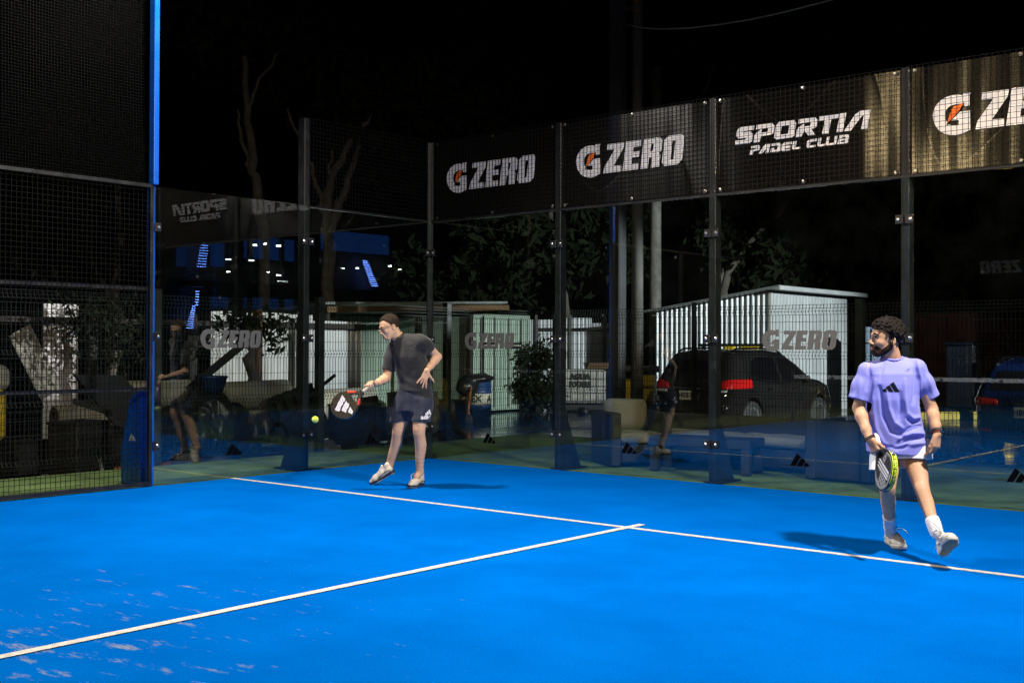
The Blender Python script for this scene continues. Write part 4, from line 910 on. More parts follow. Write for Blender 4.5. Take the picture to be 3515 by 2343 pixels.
def led(p, q_, n, w0, w1):
    for i in range(n):
        t = i/(n-1); u = p[0]+(q_[0]-p[0])*t; v = p[1]+(q_[1]-p[1])*t; w = w0+(w1-w0)*t
        a = mir(u-w/2, v); b_ = mir(u+w/2, v+2.0); k = MB(); k.mm((16.0, a[1], min(a[2], b_[2])), (16.05, b_[1], max(a[2], b_[2]))); k.build('led_strip', M_LED, e)
led((476, 538), (464, 611), 13, 14, 20); led((455.5, 668), (454, 699), 6, 6, 5); led((447, 702), (437, 752), 11, 5, 15); led((840, 598), (862, 655), 14, 10, 14)
for (u, v, w, h) in ((583, 563, 5, 4), (637, 565, 6, 4.5), (522, 596, 9, 2), (575, 598, 9, 3), (637, 632, 7, 3), (647, 646, 24, 1.4), (522, 624, 4, 2), (614, 625, 2, 1.5), (893, 611, 3, 3), (916, 619, 3, 2), (785, 616, 4, 1.6), (818, 616, 3, 2.5), (606, 560, 2, 5)):
    a = mir(u-w/2, v-h/2); b_ = mir(u+w/2, v+h/2); k = MB(); k.mm((15.9, a[1], b_[2]), (15.98, b_[1], a[2])); k.build('lamp', M_LAMP, e)
def yard_lamp(p, aim, power, col, cone, label):
    t = thing('yard_floodlight', label, 'floodlight', p, 'floodlights on the clubhouse'); p = np.array(p, float); d = np.array(aim, float)-p; d /= np.linalg.norm(d)
    xa = np.cross(d, (0, 0, 1)); xa /= np.linalg.norm(xa); ya = np.cross(d, xa)*-1
    k = MB(); k.bbox(p-d*0.08, (0.4, 0.3, 0.08), 0.01, np.array([xa, ya, d]).T); k.bbox(p-d*0.2+(0.15, 0, 0), (0.4, 0.06, 0.06), 0.005); k.build('housing', M_STEEL, t)
    ld = bpy.data.lights.new('yard_lamp', 'SPOT'); ld.energy = power; ld.color = col; ld.spot_size = math.radians(cone); ld.spot_blend = 0.45; ld.shadow_soft_size = 0.12
    o = bpy.data.objects.new('yard_lamp', ld); COL.objects.link(o)
    o.matrix_world = Matrix(((xa[0], ya[0], -d[0], p[0]), (xa[1], ya[1], -d[1], p[1]), (xa[2], ya[2], -d[2], p[2]), (0, 0, 0, 1)))
yard_lamp((15.4, 9.5, 4.6), (-8.0, 4.1, 1.5), 26000, (0.95, 0.98, 1.0), 13.5, 'floodlight on the clubhouse, left one, aimed at the wide white boundary sheet')
yard_lamp((15.4, 8.9, 4.6), (-8.0, -0.5, 1.75), 30000, (0.97, 0.98, 1.0), 6.0, 'unseen narrow spot added to brighten the narrow white sheet')  # extra spot, added so that the narrow sheet brightens without the junk before it
yard_lamp((15.4, 7.4, 5.4), (-5.2, 14.8, -0.3), 25000, (0.93, 0.97, 1.0), 36, 'floodlight on the clubhouse, right one, aimed at the white shed')

# ================================================================ TREES
M_BARK = mat('tree_bark', (0.10, 0.085, 0.068), 0.9, var=0.4, scale=6, bump=0.4, bscale=12)
M_LEAF = mat('leaves', (0.006, 0.010, 0.004), 0.85, spec=0.12, col2=(0.014, 0.020, 0.008), scale=1.2)
def tree(label, limbs, blobs, n, leaf=0.16, seed=1, grp='trees beyond the yard'):
    """limbs: list of (points, r0, r1); blobs: crown lumps (centre, radii)"""
    r = np.random.default_rng(seed); base = limbs[0][0][0]
    e = thing('tree', label, 'tree', base, grp); b = MB()
    for pts, r0, r1 in limbs:
        pts = np.array(pts, float); m = 4*(len(pts)-1)+1; t = np.linspace(0, len(pts)-1, m); i = np.minimum(t.astype(int), len(pts)-2); f = (t-i)[:, None]
        P = pts[i]*(1-f)+pts[i+1]*f; P[1:-1] += r.normal(0, 0.03, (m-2, 3)); b.tube(P, np.linspace(r0, r1, m), 7)
    b.build('trunk', M_BARK, e, True)
    C_ = []; 
    per = np.array([np.prod(np.array(q[1]))**0.67 for q in blobs]); per = (n*per/per.sum()).astype(int)
    for (c, rad), k in zip(blobs, per):
        nc = max(6, k//28); d = r.normal(size=(nc, 3)); d /= np.linalg.norm(d, axis=1)[:, None]; cc = np.array(c)+d*np.array(rad)*(0.45+0.55*r.random((nc, 1)))
        idx = r.integers(0, nc, k); C_.append(cc[idx]+r.normal(0, 0.22, (k, 3))*np.array([1, 1, 0.7]))
    P = np.vstack(C_); k = len(P); a = r.normal(size=(k, 3)); a /= np.linalg.norm(a, axis=1)[:, None]; c = np.cross(a, r.normal(size=(k, 3))); c /= np.linalg.norm(c, axis=1)[:, None]
    s_ = leaf*(0.6+0.8*r.random((k, 1))); V = np.stack([P-a*s_, P-c*s_*0.35, P+a*s_, P+c*s_*0.35], 1).reshape(-1, 3)
    mk('crown', V, np.arange(4*k).reshape(-1, 4), M_LEAF, e)
    return e
def D(u, v, d): return tuple(dep(u, v, d))
tree('slim bare-trunked tree leaning beside the blue mast, above the left glass', [([D(610, 900, 26), D(604, 520, 26), D(590, 430, 26), D(578, 350, 26), D(568, 255, 26), D(560, 130, 26)], 0.15, 0.07), ([D(592, 440, 26), D(575, 380, 26), D(552, 310, 26), D(545, 250, 26)], 0.07, 0.03), ([D(568, 255, 26), D(600, 180, 26), D(640, 120, 26)], 0.05, 0.02)],
     [(D(540, 20, 26), (2.2, 2.0, 1.0)), (D(640, 110, 27), (2.0, 2.0, 1.2)), (D(420, 90, 27), (1.8, 2, 1.0))], 2200, seed=2)
tree('forked tree whose branches show through the corner mesh', [([D(765, 900, 25), D(752, 560, 25), D(748, 500, 25), D(757, 430, 25), D(775, 380, 25), D(810, 320, 25), D(850, 260, 25)], 0.16, 0.05), ([D(750, 545, 25), D(782, 470, 25), D(800, 410, 25), D(822, 340, 25), D(834, 280, 25)], 0.12, 0.04), ([D(750, 520, 25), D(735, 460, 25), D(724, 420, 25), D(700, 340, 25), D(660, 250, 25)], 0.08, 0.03), ([D(757, 430, 25), D(756, 380, 25), D(764, 345, 25)], 0.05, 0.02)],
     [(D(900, 300, 26), (2.3, 2.0, 1.2)), (D(1010, 250, 26), (2.2, 2.0, 1.3)), (D(860, 210, 26), (1.6, 1.6, 1.0)), (D(1120, 220, 27), (1.8, 1.8, 1.0)), (D(980, 380, 27), (1.5, 1.5, .7))], 6000, seed=3)
tree('tree with a leaning trunk behind the zinc sheet fence', [([D(1305, 900, 34), D(1297, 720, 34), D(1288, 640, 34), D(1270, 560, 34), D(1265, 480, 34)], 0.19, 0.08)],
     [(D(1200, 600, 35), (3.0, 2, 1.6)), (D(1340, 560, 35), (2.6, 2, 1.6)), (D(1080, 620, 36), (3.0, 2, 1.5)), (D(1180, 470, 36), (3.2, 2.4, 1.6)), (D(1330, 430, 36), (2.6, 2, 1.4))], 7000, leaf=0.2, seed=4)
tree('broad dark green tree above the white shed, with a long slanting branch', [([D(1660, 760, 33), D(1665, 640, 33), D(1690, 600, 33), D(1730, 550, 33), D(1790, 490, 33), D(1830, 440, 33)], 0.13, 0.04), ([D(1660, 700, 34), D(1640, 560, 34), D(1600, 380, 34), D(1612, 240, 34), D(1640, 150, 34)], 0.17, 0.04)],
     [(D(1760, 560, 34), (2.6, 2, 2.0)), (D(1900, 540, 34), (2.6, 2, 1.9)), (D(1840, 470, 35), (2.6, 2, 1.5)), (D(1950, 620, 35), (1.9, 1.7, 1.1)), (D(1690, 470, 35), (2.0, 1.8, 1.5)), (D(1620, 300, 36), (2.4, 2.0, 1.6)), (D(2030, 500, 36), (2.2, 1.8, 1.6))], 13000, leaf=0.17, seed=5)
tree('bushy dark tree beyond the red container at the right', [([D(2290, 800, 40), D(2280, 640, 40), D(2265, 520, 40)], 0.22, 0.08)],
     [(D(2150, 600, 40), (3.2, 2.4, 2.2)), (D(2290, 560, 40), (3.2, 2.4, 2.2)), (D(2390, 620, 40), (3.0, 2.4, 2.0)), (D(2230, 460, 41), (3.2, 2.4, 1.8)), (D(2080, 520, 41), (2.4, 2, 1.6))], 8000, leaf=0.2, seed=6)
tree('dark tree behind the side mesh at the left edge', [([D(250, 900, 30), D(262, 700, 30), D(280, 560, 30), D(270, 420, 30)], 0.16, 0.07), ([D(262, 700, 30), D(210, 600, 30), D(180, 520, 30)], 0.08, 0.04)],
     [(D(240, 560, 30), (2.2, 2, 1.7)), (D(120, 500, 30), (2.4, 2, 1.8)), (D(180, 370, 31), (2.6, 2.2, 1.6)), (D(40, 560, 30), (1.6, 2.0, 1.0))], 4500, seed=7)
tree('overhanging bush in front of the narrow white sheet, far left', [([D(268, 900, 19), D(262, 800, 19), D(256, 740, 19)], 0.10, 0.04)],
     [(D(240, 735, 18.6), (0.55, 0.5, 0.22)), (D(270, 780, 18.8), (0.28, 0.4, 0.5)), (D(200, 722, 18.8), (0.35, 0.3, 0.10))], 900, leaf=0.07, seed=8)
tree('short broken palm trunk with a few leaves before the wide white sheet', [([D(582, 905, 20), D(580, 830, 20), D(576, 760, 20), D(574, 735, 20)], 0.13, 0.11)],
     [(D(560, 745, 20), (0.5, 0.4, 0.16)), (D(600, 735, 20), (0.45, 0.4, 0.16)), (D(610, 760, 20), (0.22, 0.3, 0.25))], 500, leaf=0.09, seed=9)
tree('dark shrub between the green container and the water tank', [([D(1235, 960, 30), D(1240, 890, 30)], 0.06, 0.03)], [(D(1236, 870, 30), (0.55, 0.5, 0.8)), (D(1255, 920, 30), (0.4, 0.4, 0.4)), (D(1225, 820, 30), (0.35, .3, .4))], 2600, leaf=0.09, seed=10)
# ================================================================ PARKED CARS
M_TYRE = mat('tyre_rubber', (0.010, 0.010, 0.010), 0.75, var=0.2)
M_RIM = mat('alloy_rim', (0.30, 0.30, 0.31), 0.35, metal=0.8)
M_CARGL = mat('car_glass', (0.004, 0.004, 0.005), 0.04, spec=0.6)
M_TAIL = mat('tail_lamp_red', (0.42, 0.008, 0.008), 0.12, spec=0.7, coat=0.6)
M_CHROME = mat('chrome_trim', (0.6, 0.6, 0.6), 0.15, metal=1.0)
M_PLATE = mat('plate_white', (0.55, 0.56, 0.55), 0.5, var=0.05)
M_LENS = mat('reversing_lens', (0.55, 0.53, 0.5), 0.15, spec=0.6)
def poly_sd(px_, pz_, poly):
    P = np.array(poly, float); d = np.full(np.broadcast(px_, pz_).shape, 1e9); s = np.ones(d.shape)
    for i in range(len(P)):
        a, b_ = P[i], P[i-1]; e = b_-a; wx, wz = px_-a[0], pz_-a[1]; t = np.clip((wx*e[0]+wz*e[1])/(e @ e), 0, 1)
        d = np.minimum(d, (wx-e[0]*t)**2+(wz-e[1]*t)**2)
        c1 = pz_ >= a[1]; c2 = pz_ < b_[1]; c3 = e[0]*wz > e[1]*wx
        flip = (c1 & c2 & c3) | (~c1 & ~c2 & ~c3); s = np.where(flip, -s, s)
    return s*np.sqrt(d)
def smax(a, b_, k):
    e = np.maximum(k-np.abs(a-b_), 0)/k; return np.maximum(a, b_)+e*e*k*0.25
def car(label, org, ang, paint, prof, L, Wd, Hh, belt, win, wheels, plate, tail, rails=True):
    e = thing('parked_car', label, 'car', org, 'cars parked behind the court'); R = rz(ang); O = np.array(org, float); h = 0.02
    F0 = Field((-0.15, -Wd/2-0.15, 0.05), (L+0.15, Wd/2+0.15, Hh+0.15), h); X, Y, Z = F0.coords()
    side = poly_sd(X, Z, prof); hw = Wd/2-np.maximum(Z-belt, 0)*0.36-0.06*np.maximum(0.55-Z, 0)-0.02*np.maximum(belt-Z, 0)
    pl = hw-0.10*np.exp(-((X)/0.35)**2)-0.16*np.exp(-((X-L)/0.5)**2)
    shoulder = 0.018*np.exp(-((Z-(belt-0.10))/0.05)**2)
    body = smax(side, np.abs(Y)-pl-shoulder, 0.16)
    crease = 0.012*np.exp(-((Z-0.62-0.06*X/L)/0.03)**2); body = body+crease*(np.abs(Y) > 0.5)
    D_ = body.copy()
    for wx, wr in wheels:
        arch = np.sqrt((X-wx)**2+(Z-wr)**2)-(wr+0.055); arch = np.maximum(arch, 0.62-np.abs(Y)); D_ = smax(D_, -arch, 0.03)
    F0.D = D_.astype(np.float32)
    def out(V): return V @ R.T+O
    V, F = F0.mesh(2); bd = mk('body', out(V), F, paint, e, True)
    def piece(name, region, m, off, parent=e, sm=1):
        F0.D = np.maximum(body-off, region).astype(np.float32); V, F = F0.mesh(sm)
        return mk(name, out(V), F, m, parent, True) if len(F) else None
    for poly in win['side']:
        rg = poly_sd(X, Z, poly)+0*Y
        for sg in (1, -1): piece('side_window', np.maximum(rg, 0.35-sg*Y), M_CARGL, 0.004)
    rg = poly_sd(Y, Z, win['rear'])+0*X; piece('rear_window', np.maximum(rg, X-0.9), M_CARGL, 0.004)
    rg = poly_sd(Y, Z, win['front'])+0*X; piece('windscreen', np.maximum(rg, 2.2-X), M_CARGL, 0.004)
    for sg in (1, -1):
        rg = poly_sd(sg*Y, Z, tail['red'])+0*X; piece('tail_lamp', np.maximum(rg, X-tail['depth']), M_TAIL, 0.012)
        if tail.get('white'): rg = poly_sd(sg*Y, Z, tail['white'])+0*X; piece('reversing_lamp', np.maximum(rg, X-tail['depth']*0.8), M_LENS, 0.016)
        rg = poly_sd(sg*Y, Z, [(0.50, 0.36), (0.74, 0.38), (0.74, 0.43), (0.50, 0.42)])+0*X; piece('reflector', np.maximum(rg, X-0.4), M_TAIL, 0.012)
    rg = poly_sd(Y, Z, [(-0.62, 0.22), (0.62, 0.22), (0.62, 0.34), (-0.62, 0.34)])+0*X; piece('lower_bumper', np.maximum(rg, X-0.5), M_TYRE, 0.010)
    # plate
    def loc(p): return np.array(p, float) @ R.T+O
    q = MB(); q.bbox((-0.012 if plate[2] is None else plate[2], 0, plate[1]), (0.012, 0.36, 0.17), 0.004); q.v = [out(v) for v in q.v]; pt = q.build('number_plate', M_PLATE, e)
    V, F = text2d(plate[0], 0.115, 0.003, 0.004); V = place2d(V, ((-0.012 if plate[2] is None else plate[2])-0.0075, 0, plate[1]-0.005), (0, -1, 0), (0, 0, 1), (-1, 0, 0)); mk('plate_number', out(V), F, M_BLACK, pt)
    q = MB(); q.bbox((-0.004, 0, plate[1]+0.14), (0.03, 0.62, 0.03), 0.008); q.v = [out(v) for v in q.v]; q.build('tailgate_trim', M_CHROME, e)
    for wx, wr in wheels:
        for sg in (1, -1):
            Rw = rotm((1, 0, 0), -sg*math.pi/2); c = np.array([wx, sg*(Wd/2-0.13), wr])
            q = MB(); q.lathe(c, [(wr*0.66, -0.10), (wr*0.96, -0.11), (wr, -0.07), (wr, 0.07), (wr*0.96, 0.105), (wr*0.66, 0.10)], 28, Rw); q.v = [out(v) for v in q.v]; w = q.build('wheel', M_TYRE, e, True)
            q = MB(); q.lathe(c, [(wr*0.66, 0.02), (wr*0.66, 0.105), (wr*0.60, 0.10), (wr*0.58, 0.05), (0.02, 0.06)], 28, Rw)
            for k in range(5):
                Rk = Rw @ rz(2*math.pi*k/5); q.bbox(c+Rk @ np.array([wr*0.34, 0, 0.085]), (wr*0.56, 0.055, 0.03), 0.008, Rk)
            q.v = [out(v) for v in q.v]; q.build('rim', M_RIM, w)
    for sg in (1, -1):
        q = MB(); q.bbox((win['mirror'][0], sg*(Wd/2+0.06), win['mirror'][1]), (0.11, 0.20, 0.14), 0.035); q.v = [out(v) for v in q.v]; q.build('wing_mirror', paint, e)
        for hx in win['handles']: q = MB(); q.bbox((hx, sg*(Wd/2+0.012), belt-0.12), (0.19, 0.03, 0.03), 0.008); q.v = [out(v) for v in q.v]; q.build('door_handle', M_CHROME, e)
        if rails:
            q = MB(); q.tube([(0.55, sg*0.58, Hh-0.05), (0.75, sg*0.585, Hh+0.015), (1.6, sg*0.60, Hh+0.025), (2.2, sg*0.60, Hh-0.01), (2.4, sg*0.60, Hh-0.09)], 0.020, 8); q.v = [out(v) for v in q.v]; q.build('roof_rail', M_CHROME, e)
        q = MB(); q.tube([(win['trim'][0][0], sg*(Wd/2-0.0), win['trim'][0][1])]+[(x, sg*(Wd/2+0.008-max(0, z-belt)*0.36), z) for x, z in win['trim'][1:]], 0.012, 6); q.v = [out(v) for v in q.v]; q.build('window_trim', M_CHROME, e)
    return e
P_DARK = mat('dark_grey_paint', (0.012, 0.011, 0.011), 0.10, metal=0.15, coat=1.0, var=0.05, scale=2)
P_BLUE = mat('dark_blue_paint', (0.004, 0.012, 0.055), 0.25, metal=0.3, coat=1.0)
suv_prof = [(0.03, 0.28), (0.0, 0.50), (0.03, 0.78), (0.10, 1.02), (0.42, 1.48), (0.55, 1.60), (1.00, 1.655), (1.8, 1.66), (2.35, 1.60), (2.75, 1.40), (3.20, 1.10), (3.55, 1.05), (4.05, 0.94), (4.32, 0.72), (4.38, 0.50), (4.33, 0.26), (3.9, 0.20), (0.4, 0.20)]
car('dark grey SUV parked before the white shed, rear and right side towards the court', (-1.22, 8.3, ZL-0.03), math.radians(87.5), P_DARK, suv_prof, 4.38, 1.82, 1.66, 1.02,
    dict(side=[[(0.78, 1.14), (1.30, 1.06), (1.86, 1.04), (1.86, 1.50), (1.30, 1.53), (0.95, 1.45)], [(1.93, 1.04), (2.95, 1.05), (2.72, 1.27), (2.35, 1.48), (1.93, 1.51)]], rear=[(-0.62, 1.10), (0.62, 1.10), (0.56, 1.46), (-0.56, 1.46)], front=[(-0.66, 1.10), (0.66, 1.10), (0.56, 1.52), (-0.56, 1.52)],
         mirror=(2.72, 1.08), handles=(1.38, 2.32), trim=[(0.70, 1.12), (1.30, 1.045), (1.9, 1.02), (2.95, 1.035)]), ((0.86, 0.345), (3.50, 0.345)), ('HCE 50', 0.80, -0.02),
    dict(red=[(0.46, 0.92), (0.92, 0.93), (0.95, 1.10), (0.80, 1.11), (0.50, 1.03)], white=[(0.50, 0.85), (0.78, 0.86), (0.80, 0.91), (0.50, 0.91)], depth=0.80))
hat_prof = [(0.02, 0.26), (0.0, 0.46), (0.02, 0.72), (0.05, 0.92), (0.36, 1.30), (0.55, 1.44), (1.1, 1.52), (1.9, 1.52), (2.4, 1.42), (3.1, 1.02), (3.6, 0.95), (4.02, 0.82), (4.2, 0.6), (4.22, 0.4), (4.15, 0.24), (3.8, 0.18), (0.35, 0.18)]
car('dark blue car cut off by the right edge of the photo, seen from behind', (4.72, 8.35, ZL-0.02), math.radians(88), P_BLUE, hat_prof, 4.22, 1.78, 1.52, 0.96,
    dict(side=[[(0.75, 1.05), (1.30, 1.0), (1.80, 0.98), (1.80, 1.40), (1.2, 1.42), (0.95, 1.36)], [(1.87, 0.98), (2.9, 0.99), (2.4, 1.33), (1.87, 1.41)]], rear=[(-0.64, 0.99), (0.64, 0.99), (0.56, 1.33), (-0.56, 1.33)], front=[(-0.64, 1.04), (0.64, 1.04), (0.54, 1.40), (-0.54, 1.40)],
         mirror=(2.66, 1.02), handles=(1.35, 2.25), trim=[(0.70, 1.03), (1.30, 0.985), (1.9, 0.965), (2.9, 0.98)]), ((0.78, 0.31), (3.35, 0.31)), ('HBU 27', 0.69, -0.02),
    dict(red=[(0.42, 0.79), (0.90, 0.78), (0.92, 0.92), (0.45, 0.89)], depth=0.40))
# ================================================================ PEOPLE
def skinmat(name, col, dark):
    m = mat(name, col, 0.60, col2=dark, scale=9, spec=0.28, bump=0.15, bscale=60); b = m.node_tree.nodes['Principled BSDF']
    b.inputs['Subsurface Weight'].default_value = 0.08; b.inputs['Subsurface Radius'].default_value = (0.012, 0.005, 0.003); b.inputs['Subsurface Scale'].default_value = 0.6
    rp = [n for n in m.node_tree.nodes if n.type == 'VALTORGB'][0]; rp.color_ramp.elements[0].color = (*col, 1); rp.color_ramp.elements[1].color = (*dark, 1)
    rp.color_ramp.elements[0].position = 0.45; rp.color_ramp.elements[1].position = 0.9
    return m
SK1 = skinmat('skin_light', (0.64, 0.39, 0.245), (0.55, 0.31, 0.19))
SK2 = skinmat('skin_tan', (0.53, 0.31, 0.19), (0.36, 0.19, 0.11))
M_HAIR = mat('dark_brown_hair', (0.012, 0.008, 0.006), 0.7, var=0.6, scale=70, bump=1.0, bscale=160, spec=0.15)
M_HAIR1 = mat('short_brown_hair', (0.034, 0.022, 0.015), 0.75, var=0.5, scale=60, bump=0.8, bscale=220, spec=0.12)
M_BEARD = mat('beard_hair', (0.035, 0.020, 0.014), 0.85, var=0.6, scale=90, bump=0.6, bscale=260, spec=0.1)
M_LIP = mat('lips', (0.42, 0.17, 0.13), 0.45)
M_EYE = mat('eye_white', (0.62, 0.60, 0.57), 0.2)
M_IRIS = mat('iris', (0.015, 0.009, 0.006), 0.15)
M_BLACKT = mat('black_shirt_cloth', (0.0065, 0.0062, 0.007), 0.85, var=0.12, scale=9, sheen=0.25, bump=0.15, bscale=300)
M_NAVY = mat('navy_shorts_cloth', (0.010, 0.014, 0.034), 0.75, var=0.12, scale=9, sheen=0.15)
M_LILAC = mat('lilac_shirt_cloth', (0.225, 0.235, 0.70), 0.85, var=0.03, scale=9, sheen=0.15, bump=0.12, bscale=300)
M_WSHORT = mat('white_shorts_cloth', (0.72, 0.73, 0.74), 0.85, var=0.03, scale=6)
M_SOCK = mat('white_sock_knit', (0.74, 0.74, 0.75), 0.9, var=0.04, scale=30, bump=0.4, bscale=200)
M_SHOE = mat('cream_shoe_mesh', (0.56, 0.50, 0.41), 0.75, var=0.10, scale=24, bump=0.4, bscale=180)
M_SHOE2 = mat('white_shoe_mesh', (0.66, 0.64, 0.58), 0.75, var=0.08, scale=24, bump=0.4, bscale=180)
M_SOLED = mat('dark_sole_rubber', (0.016, 0.020, 0.030), 0.5, var=0.2, scale=10)
M_SOLEW = mat('white_sole_rubber', (0.60, 0.57, 0.48), 0.55)
M_GUM = mat('gum_sole', (0.24, 0.20, 0.11), 0.6, var=0.25, scale=12)
M_LACE = mat('shoe_lace', (0.66, 0.63, 0.56), 0.8)
M_METAL = mat('glasses_metal', (0.75, 0.62, 0.40), 0.2, metal=1.0)
M_STRAP = mat('dark_cord', (0.018, 0.010, 0.012), 0.7)
M_REDC = mat('red_cord', (0.22, 0.02, 0.012), 0.6)
def frame(f, up):
    f = np.array(f, float); f /= np.linalg.norm(f); l = np.cross(up, f); l /= np.linalg.norm(l); return np.array([f, l, np.cross(f, l)]).T
def camv(r, u, f): return AX_R*r+AX_U*u+AX_F*f
def viewbasis(p):
    f = np.array(p, float)-CAM; f[2] = 0; f = f/np.linalg.norm(f); r = np.array([f[1], -f[0], 0])
    return lambda a, b_, c: r*a+np.array([0, 0, b_])+f*c
def unit(v): v = np.array(v, float); return v/np.linalg.norm(v)
class Loft:
    """garment tube given by stations along z: (centre, half width a, half depth b)"""
    def __init__(s, st, lat):
        st = sorted(st, key=lambda q: q[0][2]); s.z = np.array([q[0][2] for q in st]); s.x = np.array([q[0][0] for q in st]); s.y = np.array([q[0][1] for q in st])
        s.a = np.array([q[1] for q in st]); s.b = np.array([q[2] for q in st]); s.lat = unit([lat[0], lat[1], 0]); s.p = 2.35
    def sd(s, X, Y, Z, off=0.0):
        z = Z.ravel(); cx, cy, a, b = (np.interp(z, s.z, q).reshape(Z.shape).astype(np.float32) for q in (s.x, s.y, s.a+off, s.b+off))
        dx, dy = X-cx, Y-cy; l = dx*s.lat[0]+dy*s.lat[1]; d = -dx*s.lat[1]+dy*s.lat[0]
        q = (np.abs(l/a)**s.p+np.abs(d/b)**s.p)**(1/s.p); return (q-1)*np.minimum(a, b)
    def into(s, F, k=0.03, off=0.0, zlo=None, zhi=None, mode='u'):
        zl = s.z[0] if zlo is None else zlo; zh = s.z[-1] if zhi is None else zhi; m = max(s.a.max(), s.b.max())+off
        return F.put((s.x.min()-m, s.y.min()-m, zl), (s.x.max()+m, s.y.max()+m, zh), lambda X, Y, Z: np.maximum(s.sd(X, Y, Z, off), np.maximum(zl-Z, Z-zh)+0*X), k, mode)
def hand(F, wrist, d, n, side, curls, spread=0.10, thumb=(0.5, 0.6), k=0.006, sc=1.0, curl_step=(1.0, 1.1, 0.7)):
    """palm and five fingers. d: from the wrist along the palm, n: out of the back of the hand, side: towards the thumb.
       curls: bend of index .. little finger (radians at the knuckle)"""
    w = np.array(wrist, float); d = unit(d); n = np.array(n, float); n = unit(n-d*(n @ d)); t = np.cross(n, d); t = t if t @ np.array(side) > 0 else -t
    for q in (-0.024, -0.008, 0.010, 0.026): F.cone(w+d*0.008+t*q*0.62*sc, w+d*0.085*sc+t*q*sc, 0.0150*sc, 0.0125*sc, 0.012)
    F.cone(w+d*0.02+t*0.018*sc, w+d*0.055*sc+t*0.030*sc-n*0.006, 0.016*sc, 0.012*sc, 0.012)
    lens = [(0.042, 0.026, 0.021), (0.046, 0.029, 0.022), (0.043, 0.027, 0.021), (0.034, 0.021, 0.019)]; tips = []
    for i, (L3, c) in enumerate(zip(lens, curls)):
        o = (0.026, 0.009, -0.009, -0.025)[i]*sc; p = w+d*(0.088 if i < 3 else 0.080)*sc+t*o; dd = unit(d+t*spread*(1.5-i)); ang = 0; P = [p]
        for L_, cs in zip(L3, curl_step):
            ang += c*cs; v = dd*math.cos(ang)-n*math.sin(ang); P.append(P[-1]+v*L_*sc)
        F.chain(P, [0.0098*sc, 0.0090*sc, 0.0082*sc, 0.0068*sc], k); tips.append(P[-1])
    a, b_ = thumb; p0 = w+d*0.026*sc+t*0.026*sc; v1 = unit(d*math.cos(a)+t*math.sin(a)-n*0.25); v2 = unit(d*math.cos(a*b_)+t*math.sin(a*b_)-n*0.45)
    F.chain([p0, p0+v1*0.042*sc, p0+v1*0.042*sc+v1*0.5*0.03*sc+v2*0.5*0.03*sc, p0+v1*0.057*sc+v2*0.043*sc], [0.0135*sc, 0.0110*sc, 0.0100*sc, 0.0080*sc], 0.008)
